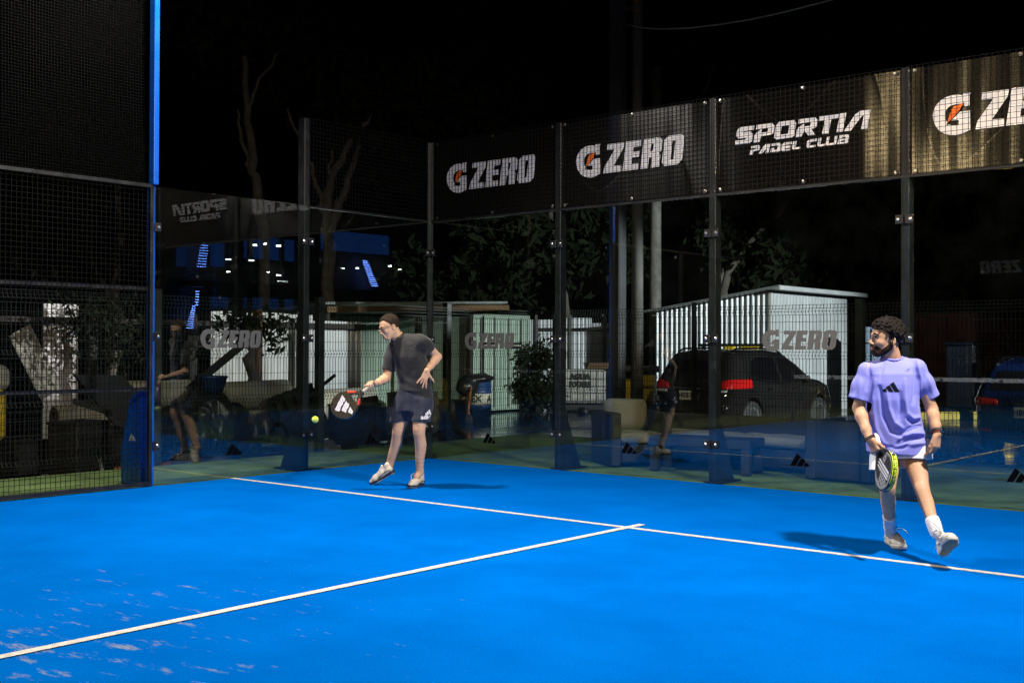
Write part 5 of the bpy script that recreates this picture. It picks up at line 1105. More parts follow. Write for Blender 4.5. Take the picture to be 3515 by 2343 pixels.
def head(e, c, R, neck, skin, hairm, style, sc=1.0, h=0.0028):
    """head in its own frame: x forward, y to the person's left, z up"""
    c = np.array(c, float); R = np.asarray(R); H = lambda *p: c+R @ (np.array(p, float)*sc)
    m = 0.165; F = Field(np.minimum(c-m, np.array(neck)-0.08), np.maximum(c+m, np.array(neck)+0.08), h)
    E_ = lambda p, r, k=0.012, mode='u', Rl=None: F.ell(H(*p), np.array(r)*sc, R if Rl is None else R @ Rl, k, mode)
    E_((-0.012, 0, 0.036), (0.098, 0.076, 0.086)); E_((0.022, 0, 0.010), (0.068, 0.066, 0.075), 0.02)
    E_((0.030, 0, -0.042), (0.060, 0.056, 0.066), 0.02); E_((0.070, 0, -0.094), (0.022, 0.024, 0.019), 0.025)
    for s in (1, -1):
        F.cone(H(0.0, 0.052*s, -0.052), H(0.062, 0.022*s, -0.094), 0.017*sc, 0.015*sc, 0.025)
        E_((0.056, 0.036*s, -0.022), (0.028, 0.022, 0.024), 0.02)
        F.cone(H(0.082, 0.034*s, 0.030), H(0.092, 0.008*s, 0.033), 0.010*sc, 0.009*sc, 0.012)
        E_((0.094, 0.031*s, 0.010), (0.014, 0.018, 0.0095), 0.010, 's')
        E_((0.099, 0.0115*s, -0.030), (0.011, 0.0085, 0.008), 0.006)
    F.cone(H(0.092, 0, 0.022), H(0.113, 0, -0.022), 0.0085*sc, 0.0105*sc, 0.010)
    E_((0.094, 0, -0.052), (0.013, 0.024, 0.012), 0.012); E_((0.090, 0, -0.074), (0.011, 0.020, 0.010), 0.012)
    E_((0.107, 0, -0.0615), (0.012, 0.022, 0.0024), 0.003, 's')
    for s in (1, -1):
        Re = rotm((0, 0, 1), -0.35*s) @ rotm((0, 1, 0), 0.18)
        E_((-0.010, 0.077*s, -0.006), (0.019, 0.0075, 0.033), 0.004, 'u', Re); E_((-0.006, 0.084*s, -0.002), (0.010, 0.006, 0.018), 0.004, 's', Re); E_((-0.004, 0.078*s, -0.031), (0.009, 0.006, 0.010), 0.005)
    F.cone(H(-0.022, 0, -0.052), neck, 0.057*sc, 0.063*sc, 0.03)
    V, Q = F.mesh(0); D0 = F.D.copy()
    X, Y, Z = F.coords(); px, py, pz = X-c[0], Y-c[1], Z-c[2]
    lx, ly, lz = ((px*R[0, i]+py*R[1, i]+pz*R[2, i])/sc for i in range(3))
    # hair
    hz = np.interp(lx.ravel(), style['hx'], style['hz']).reshape(lx.shape); hz = hz+style.get('recede', 0)*np.exp(-((np.abs(ly)-0.045)/0.02)**2)*(lx > 0.02)
    F.D[:] = F.big; g = style['grow']; E_((-0.014-0.2*g, 0, 0.040+style.get('lift', 0)), (0.100+g*0.8, 0.078+g, 0.088+g), 0)
    if style.get('curl'):
        r = np.random.default_rng(5)
        for _ in range(style['curl']):
            a = r.random()*6.283; t = math.acos(1-1.35*r.random()); p = np.array([-0.016+(0.104+g*0.7)*math.sin(t)*math.cos(a), (0.080+g)*math.sin(t)*math.sin(a), 0.046+(0.090+g)*math.cos(t)])
            if p[2] > np.interp(p[0], style['hx'], style['hz'])+(0.014 if p[0] > 0 else 0.008): E_(p, (0.0065+0.006*r.random(),)*3, 0.004)
        for p in ((0.093, 0.030, 0.072), (0.094, 0.040, 0.062), (0.090, 0.048, 0.056)): E_(p, (0.007, 0.008, 0.009), 0.004)
    F.D = np.maximum(np.maximum(F.D, (hz-lz)*0.8*sc), -(D0+0.006)).astype(np.float32); Vh, Fh = F.mesh(1)
    N_ = vnormals(Vh, Fh); Vh = Vh+N_*(style['rough']*fbm(Vh*style['freq'], 2))[:, None]
    mk('hair', Vh, Fh, hairm, e, True)
    if style.get('beard'):
        line = np.interp(lx.ravel(), [-0.02, 0.0, 0.03, 0.055, 0.075, 0.09, 0.12], [0.008, -0.012, -0.046, -0.064, -0.052, -0.037, -0.037]).reshape(lx.shape)
        lip = np.sqrt(((lx-0.10)/0.03)**2+(ly/0.022)**2+((lz+0.062)/0.0125)**2)-1
        rg = np.maximum(np.maximum(lz-line, -0.008-lx), -lip*0.012); rg = np.maximum(rg, -0.125-lz); rg = np.maximum(rg, (-0.075-lz)-1.2*(lx-0.0)+0.0)
        F.D = np.maximum(np.maximum(D0-0.0032, rg*sc), -(D0+0.004)).astype(np.float32); Vb, Fb = F.mesh(0)
        if len(Fb): Vb = Vb+vnormals(Vb, Fb)*(0.0014*vnoise(Vb*420))[:, None]; mk('beard', Vb, Fb, M_BEARD, e, True)
    q = MB()
    for s in (1, -1): q.tube([H(0.093, 0.011*s, 0.034), H(0.0945, 0.024*s, 0.040), H(0.086, 0.040*s, 0.036), H(0.074, 0.050*s, 0.028)], np.array([0.0045, 0.0052, 0.0045, 0.002])*sc*style.get('brow', 1), 6)
    q.build('eyebrows', hairm, e, True)
    for s in (1, -1):
        q = MB(); q.sphere(H(0.0765, 0.031*s, 0.011), 0.0118*sc, 14, 10, R); ey = q.build('eye', M_EYE, e, True)
        gz = unit(R @ np.array([1, 0.12*style.get('gaze', 0), -0.1])); q = MB(); q.sphere(H(0.0765, 0.031*s, 0.011)+gz*0.0072*sc, 0.0056*sc, 10, 8, R); q.build('iris', M_IRIS, ey, True)
        q = MB(); q.tube([H(0.083, 0.016*s, 0.012), H(0.0905, 0.026*s, 0.0185), H(0.0885, 0.036*s, 0.0180), H(0.079, 0.046*s, 0.009)], 0.0030*sc, 6); q.build('eyelid', skin if style.get('light') else M_BEARD, ey, True)
    q = MB(); q.tube([H(0.093, -0.021, -0.0600), H(0.1045, -0.010, -0.0565), H(0.1062, 0, -0.0575), H(0.1045, 0.010, -0.0565), H(0.093, 0.021, -0.0600)], np.array([0.002, 0.0042, 0.0042, 0.0042, 0.002])*sc, 6)
    q.tube([H(0.092, -0.019, -0.0625), H(0.1015, -0.009, -0.0675), H(0.1025, 0, -0.068), H(0.1015, 0.009, -0.0675), H(0.092, 0.019, -0.0625)], np.array([0.002, 0.0052, 0.0056, 0.0052, 0.002])*sc, 6)
    q.build('lips', M_LIP, e, True)
    return V, Q, H
def join(parts):
    V = []; F = []; n = 0
    for v, f in parts: V.append(v); F.append(np.asarray(f)+n); n += len(v)
    return np.vstack(V), np.vstack(F)
def shoe(e, heel, toe, up, mu, ms, mw, lace=None, L_=0.292, gum=None):
    heel = np.array(heel, float); f = unit(np.array(toe)-heel); up = np.array(up, float); l = unit(np.cross(up, f)); u = np.cross(f, l); R = np.array([f, l, u]).T; k = L_/0.292
    P = lambda x, y, z: heel+R @ (np.array([x, y, z])*k); c = P(0.14, 0, 0.06); h = 0.0042
    def sole_set(F, g=0.0):
        F.cone(P(0.036, 0, 0.03), P(0.11, 0.002, 0.03), 0.037+g, 0.034+g, 0.02).cone(P(0.11, 0.002, 0.03), P(0.20, 0.004, 0.03), 0.034+g, 0.048+g, 0.02).cone(P(0.20, 0.004, 0.03), P(0.255, 0.006, 0.03), 0.048+g, 0.036+g, 0.02)
    F = Field(c-0.2, c+0.2, h); sole_set(F, 0.002); X, Y, Z = F.coords()
    lz = (X-heel[0])*u[0]+(Y-heel[1])*u[1]+(Z-heel[2])*u[2]; lx = (X-heel[0])*f[0]+(Y-heel[1])*f[1]+(Z-heel[2])*f[2]
    spring = 0.10*np.maximum(lx-0.21, 0)+0*lz
    base = F.D.copy(); F.D = smax(base, np.maximum(spring+0.0-lz, lz-(0.030+spring+0.012*np.exp(-((lx-0.02)/0.05)**2))), 0.006).astype(np.float32); V, Q = F.mesh(1); so = mk('sole', V, Q, ms, None, True)
    F.D = smax(base+0.001, np.maximum(0.001+spring-lz, lz-(0.011+spring)), 0.004).astype(np.float32)-0.0012; V2, Q2 = F.mesh(1)
    F.D[:] = F.big
    F.cone(P(0.042, 0, 0.052), P(0.13, 0.002, 0.060), 0.036, 0.039, 0.02).cone(P(0.13, 0.002, 0.058), P(0.205, 0.004, 0.040), 0.039, 0.042, 0.02).cone(P(0.205, 0.004, 0.040), P(0.258, 0.006, 0.034), 0.042, 0.029, 0.02)
    F.cone(P(0.052, 0, 0.06), P(0.042, 0, 0.108), 0.038, 0.036, 0.02).cone(P(0.11, 0, 0.075), P(0.088, 0, 0.122), 0.022, 0.017, 0.02)
    F.cone(P(0.055, 0, 0.135), P(0.052, 0, 0.088), 0.027, 0.026, 0.006, 's')
    F.D = np.maximum(F.D, 0.016+spring-lz).astype(np.float32); V, Q = F.mesh(1)
    up_ = mk('shoe', V, Q, mu, e, True); so.data.transform(Matrix.Translation(Vector(-wloc(e)))); so.parent = up_
    mk('outsole', V2, Q2, gum or mw, up_, True)
    q = MB()
    for i in range(5):
        x = 0.10+0.022*i; z = 0.100-0.0115*i; q.tube([P(x-0.004, -0.024, z-0.012), P(x+0.004, -0.010, z+0.001), P(x+0.004, 0.010, z+0.001), P(x-0.004, 0.024, z-0.012)], 0.0032, 6)
    for s in (1, -1): q.tube([P(0.098, 0, 0.106), P(0.10, 0.022*s, 0.120), P(0.115, 0.045*s, 0.110), P(0.118, 0.036*s, 0.090), P(0.104, 0.010*s, 0.104)], 0.0028, 6)
    if lace is not None: q.tube([P(*p) for p in lace], 0.0032, 6)
    q.build('laces', M_LACE, up_, True)
    q = MB()
    for s in (1, -1): q.tube([P(0.02, 0.040*s, 0.050), P(0.07, 0.0405*s, 0.060), P(0.12, 0.043*s, 0.046), P(0.17, 0.046*s, 0.036)], 0.0045, 6)
    q.build('side_stripe', ms, up_, True)
    return up_
def sample(D, F, p):
    q = (np.asarray(p)-F.lo)/F.h; i = np.clip(q.astype(int), 0, F.n-2); f = q-i; r = 0
    for a in (0, 1):
        for b_ in (0, 1):
            for c in (0, 1): r += (f[0] if a else 1-f[0])*(f[1] if b_ else 1-f[1])*(f[2] if c else 1-f[2])*D[i[0]+a, i[1]+b_, i[2]+c]
    return r
def collar(F, D0, p0, p1_, r0, r1, m, parent, rad=0.0065):
    ax = np.array(p1_)-np.array(p0); d = unit(ax); a = unit(np.cross(d, (0.3, 0.9, 0.1))); b_ = np.cross(d, a); S_ = []
    for t in np.linspace(0, 2*math.pi, 49)[:-1]:
        s_ = 0.35
        for s_ in np.linspace(-0.5, 1.0, 60):
            p = np.array(p0)+ax*s_+(a*math.cos(t)+b_*math.sin(t))*(r0+(r1-r0)*s_)
            if sample(D0, F, p) > 0: break
        S_.append(s_)
    S_ = np.array(S_)
    for _ in range(6): S_ = (np.roll(S_, 1)+2*S_+np.roll(S_, -1))/4
    q = MB(); q.tube([np.array(p0)+ax*s_+(a*math.cos(t)+b_*math.sin(t))*(r0+(r1-r0)*s_+0.001) for s_, t in zip(S_, np.linspace(0, 2*math.pi, 49)[:-1])], rad, 8, closed=True); return q.build('collar', m, parent, True)
def proj(V):
    d = np.asarray(V)-CAM; x, y, z = d @ AX_R, d @ AX_U, d @ AX_F; return 1658.04+3936.28*x/z, 1148.52-3936.28*y/z
def fold(V, N, u, v, lines, sig):
    """ridges (+) and valleys (-) of a garment; only on the side that faces the camera"""
    fr = np.clip(((CAM-V) / np.linalg.norm(CAM-V, axis=1)[:, None]*N).sum(1)*2.0, 0, 1); out = np.zeros(len(V))
    for amp, pts in lines:
        pts = np.array(pts, float); best = np.full(len(V), 1e9); tt = np.zeros(len(V)); n = len(pts)-1
        for i in range(n):
            a, b_ = pts[i], pts[i+1]; e = b_-a; t = np.clip(((u-a[0])*e[0]+(v-a[1])*e[1])/(e @ e), 0, 1)
            d = np.hypot(u-a[0]-t*e[0], v-a[1]-t*e[1]); m = d < best; best[m] = d[m]; tt[m] = (i+t[m])/n
        out += amp*np.exp(-(best/sig)**2)*np.sin(np.pi*np.clip(tt*0.9+0.05, 0, 1))**0.5
    return V+N*(out*fr)[:, None]
def hems(V, N, amp, fr): return V+N*(amp*np.sin(V @ np.array([31, 27, 9])*fr)[:, None])
def zc(x0, y0, sc, d0):
    s = 3515.0/2352.0
    return lambda zx, zy, dd=0.0: dep((x0+zx/sc)/s, (y0+zy/sc)/s, d0+dd)
def gz(x0, y0, sc, zx, zy, z=0.0):
    s = 3515.0/2352.0; return gnd((x0+zx/sc)/s, (y0+zy/sc)/s, z)
def garment(name, F, thick, opens, mat_, e, fn=None, inner=None):
    """thin cloth: hollow the solid so that neck, cuffs and hem are real openings"""
    D = F.D; F.D = np.maximum(D, -(D+thick)).astype(np.float32)
    for (p, n, r) in opens:     # cut the end caps away
        X, Y, Z = F.coords(); d = (X-p[0])*n[0]+(Y-p[1])*n[1]+(Z-p[2])*n[2]; rr = np.sqrt((X-p[0])**2+(Y-p[1])**2+(Z-p[2])**2)
        F.D = np.where((rr < r), np.maximum(F.D, d), F.D).astype(np.float32)
    V, Q = F.mesh(1)
    if fn is not None: V = fn(V, Q)
    return mk(name, V, Q, mat_, e, True), V, Q
def tree_of(V, Q): return BVHTree.FromPolygons(V.tolist(), Q.tolist())
def put_mark(name, polys, ctr, ex, ey, tr, m, parent, step=0.012, off=0.002):
    V, Fm = fine2d(polys, step); ctr = np.array(ctr); d = unit(ctr-CAM); P = place2d(V, ctr-d*0.35, ex, ey, (0, 0, 0)); P, Fm = decal(tr, P, Fm, d, off, 0.8)
    return mk(name, P, Fm, m, parent) if Fm else None

# ---------------------------------------------------------------- player in black, hitting the ball
p1 = zc(1050, 1000, 2.178, 11.42); G1 = lambda a, b_: gz(1050, 1000, 2.178, a, b_)
root = G1(800, 1455)
e1 = thing('person', 'player in black T-shirt, navy shorts and glasses, reaching down to hit the ball', 'person', root, 'padel players')
Rh1 = frame(camv(-0.82, -0.38, -0.45), camv(-0.40, 0.88, -0.10)); hc1 = p1(626, 268, -0.02); nk1 = p1(700, 362, 0.03)
V1, Q1, H1 = head(e1, hc1, Rh1, nk1, SK1, M_HAIR1, dict(hx=[-0.12, -0.075, -0.035, -0.012, 0.004, 0.02, 0.045, 0.060, 0.10], hz=[-0.055, -0.050, -0.020, 0.016, -0.008, 0.045, 0.078, 0.092, 0.090], grow=0.0055, rough=0.0026, freq=130, recede=0.012, brow=0.8, light=True))
lo = np.min([p1(380, 120, .5), p1(1060, 1500, -.5), p1(380, 1500, .5), p1(1060, 120, -.5), p1(380, 800, -.5), p1(1060, 800, .5)], 0); hi = np.max([p1(380, 120, .5), p1(1060, 1500, -.5), p1(380, 1500, .5), p1(1060, 120, -.5), p1(380, 800, -.5), p1(1060, 800, .5)], 0)
J = dict(rs=p1(662, 425, .10), ls=p1(872, 372, -.10), re=p1(600, 648, .06), rw=p1(520, 690, -.13), le=p1(985, 490, .04), lw=p1(905, 590, -.13),
         rh=p1(748, 800, .08), lh=p1(865, 800, -.04), rk=p1(694, 1040, .06), ra=p1(622, 1312, .20), lk=p1(848, 1040, -.10), la=p1(852, 1348, 0.02))
pel = (J['rh']+J['lh'])/2; chest = p1(775, 470, 0.0)
lo = np.minimum(lo, 9e9); allp = np.array(list(J.values())+[hc1, nk1, p1(395, 760, -.2), p1(960, 700, -.25)]); Fb = Field(allp.min(0)-0.14, allp.max(0)+0.12, 0.0045)
Fb.chain([nk1+np.array([0, 0, .03]), p1(722, 400, .05), chest, p1(808, 640, .02), pel], [0.054, 0.055, 0.105, 0.100, 0.105], 0.05)
Fb.cone(p1(722, 405, .05), J['rs'], 0.05, 0.046, 0.03).cone(p1(722, 405, .05), J['ls'], 0.05, 0.046, 0.03)
def arm(F, s_, e_, w_, n0=0.055, g=1.0):
    m = s_+(e_-s_)*0.45; f1 = e_+(w_-e_)*0.28; F.chain([s_, m, e_], [n0*g, 0.049*g, 0.040*g], 0.02).chain([e_, f1, e_+(w_-e_)*0.7, w_], [0.040*g, 0.043*g, 0.034*g, 0.0275*g], 0.02)
def leg(F, h_, k_, a_, back, s=1.0):
    back = np.array(back); n = 22; T_ = np.linspace(0, 1, n); P = []
    for t in T_:
        p = h_+(k_-h_)*t*2 if t < 0.5 else k_+(a_-k_)*(t-0.5)*2; P.append(p+back*(0.018*np.exp(-((t-0.68)/0.10)**2)-0.010*np.exp(-((t-0.5)/0.06)**2)))
    P = np.array(P)
    for _ in range(2): P[1:-1] = (P[:-2]+2*P[1:-1]+P[2:])/4
    F.chain(P, list(np.interp(T_, [0, 0.25, 0.42, 0.5, 0.57, 0.67, 0.80, 0.92, 1.0], [0.086, 0.078, 0.062, 0.057, 0.0535, 0.0555, 0.046, 0.037, 0.035])*s), 0.012)
arm(Fb, J['rs'], J['re'], J['rw'], 0.05); arm(Fb, J['ls'], J['le'], J['lw'], 0.052)
fw1 = unit(camv(-0.78, 0, -0.62)); fw1[2] = 0
leg(Fb, J['rh'], J['rk'], J['ra'], -fw1); leg(Fb, J['lh'], J['lk'], J['la'], -fw1)
Fb.cone(J['ra'], J['ra']+fw1*0.04-np.array([0, 0, 0.05]), 0.036, 0.034, 0.02).cone(J['la'], J['la']+fw1*0.04-np.array([0, 0, 0.05]), 0.036, 0.034, 0.02)
# right hand round the grip: the fingers lie across the handle, which points at the ball
grip1 = p1(448, 733, -.17); axis1 = unit(camv(-0.78, -0.62, -0.05))
hand(Fb, J['rw'], unit(p1(478, 700, -.20)-J['rw']+np.array([0, 0, 0.03])), camv(-0.15, 0.55, -0.8)*-1+camv(0, 1.4, 0), camv(-0.7, -0.1, -0.5), (0.85, 0.95, 1.0, 1.05), 0.03, (0.35, 0.5), 0.004, 0.95)
# left hand open, fingers spread and pointing down
hand(Fb, J['lw'], camv(-0.34, -0.92, -0.10), camv(0.10, 0.05, -1.0), camv(1, -0.2, 0), (0.18, 0.10, 0.16, 0.05), 0.22, (0.95, 1.05), 0.004, 1.0, (1.0, 0.8, 0.5))
Vb, Qb = Fb.mesh(1); Vb, Qb = join([(Vb, Qb), (V1, Q1)]); mk('body', Vb, Qb, SK1, e1, True)
# shirt
lat1 = J['ls']-J['rs']
st = [(p1(708, 345, .02), .072, .070), (p1(722, 368, .02), .105, .085), (p1(745, 395, .02), .165, .105), (p1(764, 430, .01), .186, .120), (p1(776, 490, 0), .186, .128), (p1(792, 560, 0), .176, .126), (p1(806, 650, 0.01), .176, .124), (p1(817, 730, .01), .183, .128), (p1(823, 808, .02), .192, .136)]
Lf = Loft(st, lat1); hm = p1(823, 792, .02)
Fs = Field(np.min([q[0] for q in st], 0)-0.36, np.max([q[0] for q in st], 0)+0.34, 0.0055); Fs.D[:] = 0.25
Lf.into(Fs, 0.0); rhm = p1(610, 590, .065); lhm = p1(930, 432, -.03)
Fs.chain([p1(735, 400, .03), J['rs']+np.array([0, 0, -.005]), J['rs']+(rhm-J['rs'])*0.5, rhm+(rhm-J['rs'])*0.25], [0.068, 0.062, 0.062, 0.060], 0.05)
Fs.chain([p1(745, 385, 0), J['ls']+np.array([0, 0, -.012]), J['ls']+(lhm-J['ls'])*0.5, lhm+(lhm-J['ls'])*0.25], [0.068, 0.062, 0.060, 0.058], 0.05)
Fs.cone(p1(722, 362, .03), p1(845, 350, -.05), 0.052, 0.046, 0.05); DC1 = Fs.D.copy(); ca, cb = nk1-np.array([0, 0, .035])+camv(-.012, 0, -.012), nk1+np.array([0, 0, .10])+camv(-.035, 0, 0)
Fs.cone(cb, ca, 0.066, 0.060, 0.0, 's')
def sh1(V, Q):
    N_ = vnormals(V, Q); u, v = proj(V); u = (u-1050)*2.178; v = (v-1000)*2.178
    V = fold(V, N_, u, v, [(0.008, [(650, 560), (720, 640), (790, 690)]), (-0.008, [(655, 590), (720, 680), (770, 760)]), (0.007, [(900, 430), (860, 520), (850, 620)]), (-0.007, [(870, 420), (830, 520), (800, 600)]), (0.006, [(700, 700), (760, 740), (850, 750)]),
        (-0.006, [(690, 740), (780, 775), (900, 765)]), (0.006, [(940, 560), (880, 640), (830, 700)]), (-0.005, [(620, 470), (640, 520), (650, 570)]), (0.006, [(720, 420), (735, 500), (760, 560)]), (-0.005, [(760, 430), (770, 520), (790, 580)])], 17.0)
    return V+N_*(0.004*fbm(V*9, 2))[:, None]
s1, Vs, Qs = garment('shirt', Fs, 0.013, [(hm, (0, 0, -1), 0.30), (rhm, unit(rhm-J['rs']), 0.10), (lhm, unit(lhm-J['ls']), 0.10)], M_BLACKT, e1, sh1)
collar(Fs, DC1, ca, cb, 0.060, 0.066, M_BLACKT, s1); tr1 = tree_of(Vs, Qs); put_mark('three_bar_mark', ADI, p1(803, 413, 0), camv(1, 0, 0)*0.14, camv(0, 1, 0)*0.14, tr1, mat('grey_print', (0.10, 0.10, 0.10), 0.6), s1)
# shorts
def shorts(e, pel_, hips, lat, legs, m, name='shorts', fn=None, h=0.0055, nrm=None):
    allq = np.array([q for l_ in legs for q in (l_[0], l_[1])]+[pel_]); F = Field(allq.min(0)-0.20, allq.max(0)+0.20, h)
    Loft([(pel_+np.array([0, 0, -0.12]), hips[0]*1.0, hips[1]), (pel_, hips[0], hips[1]), (pel_+np.array([0, 0, 0.10]), hips[0]*0.96, hips[1]*0.95)], lat).into(F, 0)
    for a, b_, ra, rb in legs: F.cone(a, b_+(b_-a)*0.22+(0 if nrm is None else np.array(nrm)*0.04), ra, rb, 0.04)
    F.cone((legs[0][0]*0.45+legs[0][1]*0.55), (legs[1][0]*0.45+legs[1][1]*0.55), 0.062, 0.062, 0.02)
    return garment(name, F, 0.012, [(b_, unit(b_-a) if nrm is None else nrm, 0.15 if nrm is None else 0.24) for a, b_, ra, rb in legs], m, e, fn)
def so1(V, Q):
    N_ = vnormals(V, Q); u, v = proj(V); u = (u-1050)*2.178; v = (v-1000)*2.178
    V = fold(V, N_, u, v, [(-0.010, [(795, 800), (797, 880), (800, 960)]), (0.007, [(700, 830), (680, 900), (665, 965)]), (-0.006, [(730, 840), (725, 910), (720, 965)]), (0.006, [(860, 830), (870, 900), (850, 960)]), (-0.006, [(900, 820), (905, 880), (890, 950)]), (0.005, [(660, 830), (650, 900), (640, 960)])], 15.0)
    return V+N_*(0.004*fbm(V*10, 2))[:, None]
so, Vo, Qo = shorts(e1, pel, (.180, .130), lat1, [(p1(742, 830, .07), p1(690, 975, .07), .112, .090), (p1(868, 830, -.04), p1(860, 972, -.09), .110, .086)], M_NAVY, fn=so1, nrm=unit(camv(-0.05, -1, -0.1)))
tr2 = tree_of(Vo, Qo); put_mark('three_bar_mark', [[[(-x, y) for x, y in lp] for lp in q] for q in ADI], p1(938, 918, -.1), camv(1, 0, 0)*0.30, camv(0.1, 1, 0)*0.40, tr2, M_WHITEV, so, 0.01)
V, Fm = text2d('adidas', 0.062, 0, 0.002); P = place2d(V, p1(918, 937, -.1)-unit(p1(918, 937)-CAM)*0.35, camv(1, 0.05, 0), camv(0, 1, 0), (0, 0, 0)); P, Fm = decal(tr2, P, Fm, unit(p1(918, 937)-CAM), 0.002, 0.8)
if Fm: mk('lettering', P, Fm, M_WHITEV, so)
# shoes
hl = G1(872, 1450); tl = G1(750, 1478); shoe(e1, hl, tl+0*hl, (0, 0, 1), M_SHOE, M_SOLED, M_SOLEW, [(0.10, 0, 0.11), (0.12, -0.03, 0.135), (0.16, -0.045, 0.12), (0.18, -0.03, 0.07)])
tr_ = G1(512, 1442); hr = p1(668, 1354, .14); shoe(e1, hr, tr_+np.array([0, 0, 0.002]), unit(camv(-0.55, 0.8, 0.05)), M_SHOE, M_SOLED, M_SOLEW)
# glasses
q = MB()
for s in (1, -1):
    ring = [H1(0.110+0.004*math.cos(a), 0.033*s+0.0235*math.cos(a), 0.006+0.019*math.sin(a)) for a in np.linspace(0, 6.283, 19)[:-1]]; q.tube(ring, 0.0016, 6, closed=True)
    q.tube([H1(0.108, 0.056*s, 0.012), H1(0.085, 0.071*s, 0.014), H1(0.0, 0.080*s, 0.016), H1(-0.018, 0.079*s, 0.008)], 0.0015, 6)
q.tube([H1(0.110, 0.010, 0.010), H1(0.114, 0, 0.014), H1(0.110, -0.010, 0.010)], 0.0016, 6)
gl = q.build('glasses', M_METAL, e1, True)
q = MB()
for s in (1, -1): q.add([H1(0.110, 0.033*s+0.022*math.cos(a), 0.006+0.0175*math.sin(a)) for a in np.linspace(0, 6.283, 17)[:-1]], [tuple(range(16))])
q.build('lens', glass_mat('lens_glass', (0.95, 0.97, 0.97)), gl)
def band(e, w_, d, r, rad, m, tilt=None, name='wristband', squash=1.0):
    d = unit(d); a = unit(np.cross(d, (0.3, 0.2, 1))); b_ = np.cross(d, a); q = MB(); q.tube([w_+a*math.cos(t)*r+b_*math.sin(t)*r*squash+(0 if tilt is None else d*tilt*math.cos(t)) for t in np.linspace(0, 6.283, 21)[:-1]], rad, 6, closed=True); return q.build(name, m, e, True)
band(e1, J['rw']+(J['re']-J['rw'])*0.02, J['re']-J['rw'], 0.0300, 0.0028, M_STRAP)

# ---------------------------------------------------------------- player in lilac
p2 = zc(2850, 1050, 1.686, 7.75); G2 = lambda a, b_: gz(2850, 1050, 1.686, a, b_)
e2 = thing('person', 'bearded player in lilac T-shirt and white shorts, looking left and carrying a racket', 'person', G2(480, 1400), 'padel players')
cv2 = viewbasis(p2(357, 500)); Rh2 = frame(cv2(-0.88, -0.03, -0.47), cv2(0.03, 1, -0.04)); hc2 = p2(322, 190, 0.0); nk2 = p2(357, 318, 0.03)
V2, Q2, H2 = head(e2, hc2, Rh2, nk2, SK2, M_HAIR, dict(hx=[-0.13, -0.085, -0.045, -0.022, -0.010, 0.010, 0.020, 0.050, 0.066, 0.11], hz=[-0.050, -0.045, -0.020, 0.020, -0.004, -0.008, 0.036, 0.060, 0.070, 0.068], grow=0.012, lift=0.006, curl=230, rough=0.0030, freq=75, beard=True, brow=1.15, gaze=0.3))
J2 = dict(rs=p2(212, 368, .03), ls=p2(500, 352, -.02), re=p2(163, 590, .03), rw=p2(228, 768, -.12), le=p2(588, 598, -.02), lw=p2(620, 738, -.15),
          rh=p2(338, 850, .10), lh=p2(482, 850, .04), rk=p2(330, 1062, -.16), ra=p2(346, 1278, .24), lk=p2(530, 1058, -.16), la=p2(606, 1282, -.36))
pel2 = (J2['rh']+J2['lh'])/2
allp = np.array(list(J2.values())+[hc2, nk2, p2(300, 900, -.25), p2(600, 900, -.28)]); Fb = Field(allp.min(0)-0.12, allp.max(0)+0.12, 0.0042)
Fb.chain([nk2+np.array([0, 0, .03]), p2(356, 362, .06), p2(356, 460, .05), p2(375, 650, .05), pel2], [0.054, 0.058, 0.105, 0.100, 0.105], 0.05)
Fb.cone(p2(356, 370, .06), J2['rs'], 0.05, 0.046, 0.03).cone(p2(356, 370, .06), J2['ls'], 0.05, 0.046, 0.03)
arm(Fb, J2['rs'], J2['re'], J2['rw'], 0.052, 0.91); arm(Fb, J2['ls'], J2['le'], J2['lw'], 0.052, 0.93)
bk2 = cv2(0, 0, 1); leg(Fb, J2['rh'], J2['rk'], J2['ra'], bk2, 0.84); leg(Fb, J2['lh'], J2['lk'], J2['la'], bk2, 0.80)
ax2 = unit(cv2(0.19, -0.63, -0.75)); nr2 = unit(cv2(-0.86, 0.12, -0.44)); nr2 = unit(nr2-ax2*(nr2 @ ax2)); wd2 = np.cross(ax2, nr2)
hand(Fb, J2['rw'], cv2(0.42, -0.86, -0.30), cv2(-0.62, -0.10, -0.78)*1.0, cv2(0.75, -0.1, -0.3), (1.0, 1.1, 1.15, 1.2), 0.02, (0.45, 0.35), 0.004, 1.0)
hand(Fb, J2['lw'], cv2(-0.10, -0.99, -0.12), cv2(0.78, 0.0, -0.62), cv2(-0.7, 0, -0.7), (0.45, 0.55, 0.62, 0.70), 0.05, (0.22, 0.1), 0.004, 1.0, (1.0, 1.0, 0.6))
Vb, Qb = Fb.mesh(1); Vb, Qb = join([(Vb, Qb), (V2, Q2)]); mk('body', Vb, Qb, SK2, e2, True)
lat2 = J2['ls']-J2['rs']
st = [(p2(357, 312, .03), .078, .075), (p2(357, 330, .03), .120, .090), (p2(357, 352, .03), .168, .105), (p2(357, 392, .02), .183, .120), (p2(356, 450, .02), .178, .130), (p2(356, 540, .02), .172, .134), (p2(360, 620, .03), .178, .134), (p2(372, 710, .04), .190, .140), (p2(386, 790, .05), .199, .148), (p2(394, 870, .06), .204, .152)]
Lf2 = Loft(st, lat2); Fs = Field(np.min([q[0] for q in st], 0)-0.34, np.max([q[0] for q in st], 0)+0.34, 0.005); Lf2.into(Fs, 0.0)
rhm = p2(160, 540, .03); lhm = p2(584, 528, -.01)
Fs.chain([p2(310, 355, .03), J2['rs']+np.array([0, 0, -.008]), J2['rs']+(rhm-J2['rs'])*0.55, rhm+(rhm-J2['rs'])*0.2], [0.062, 0.054, 0.061, 0.067], 0.035)
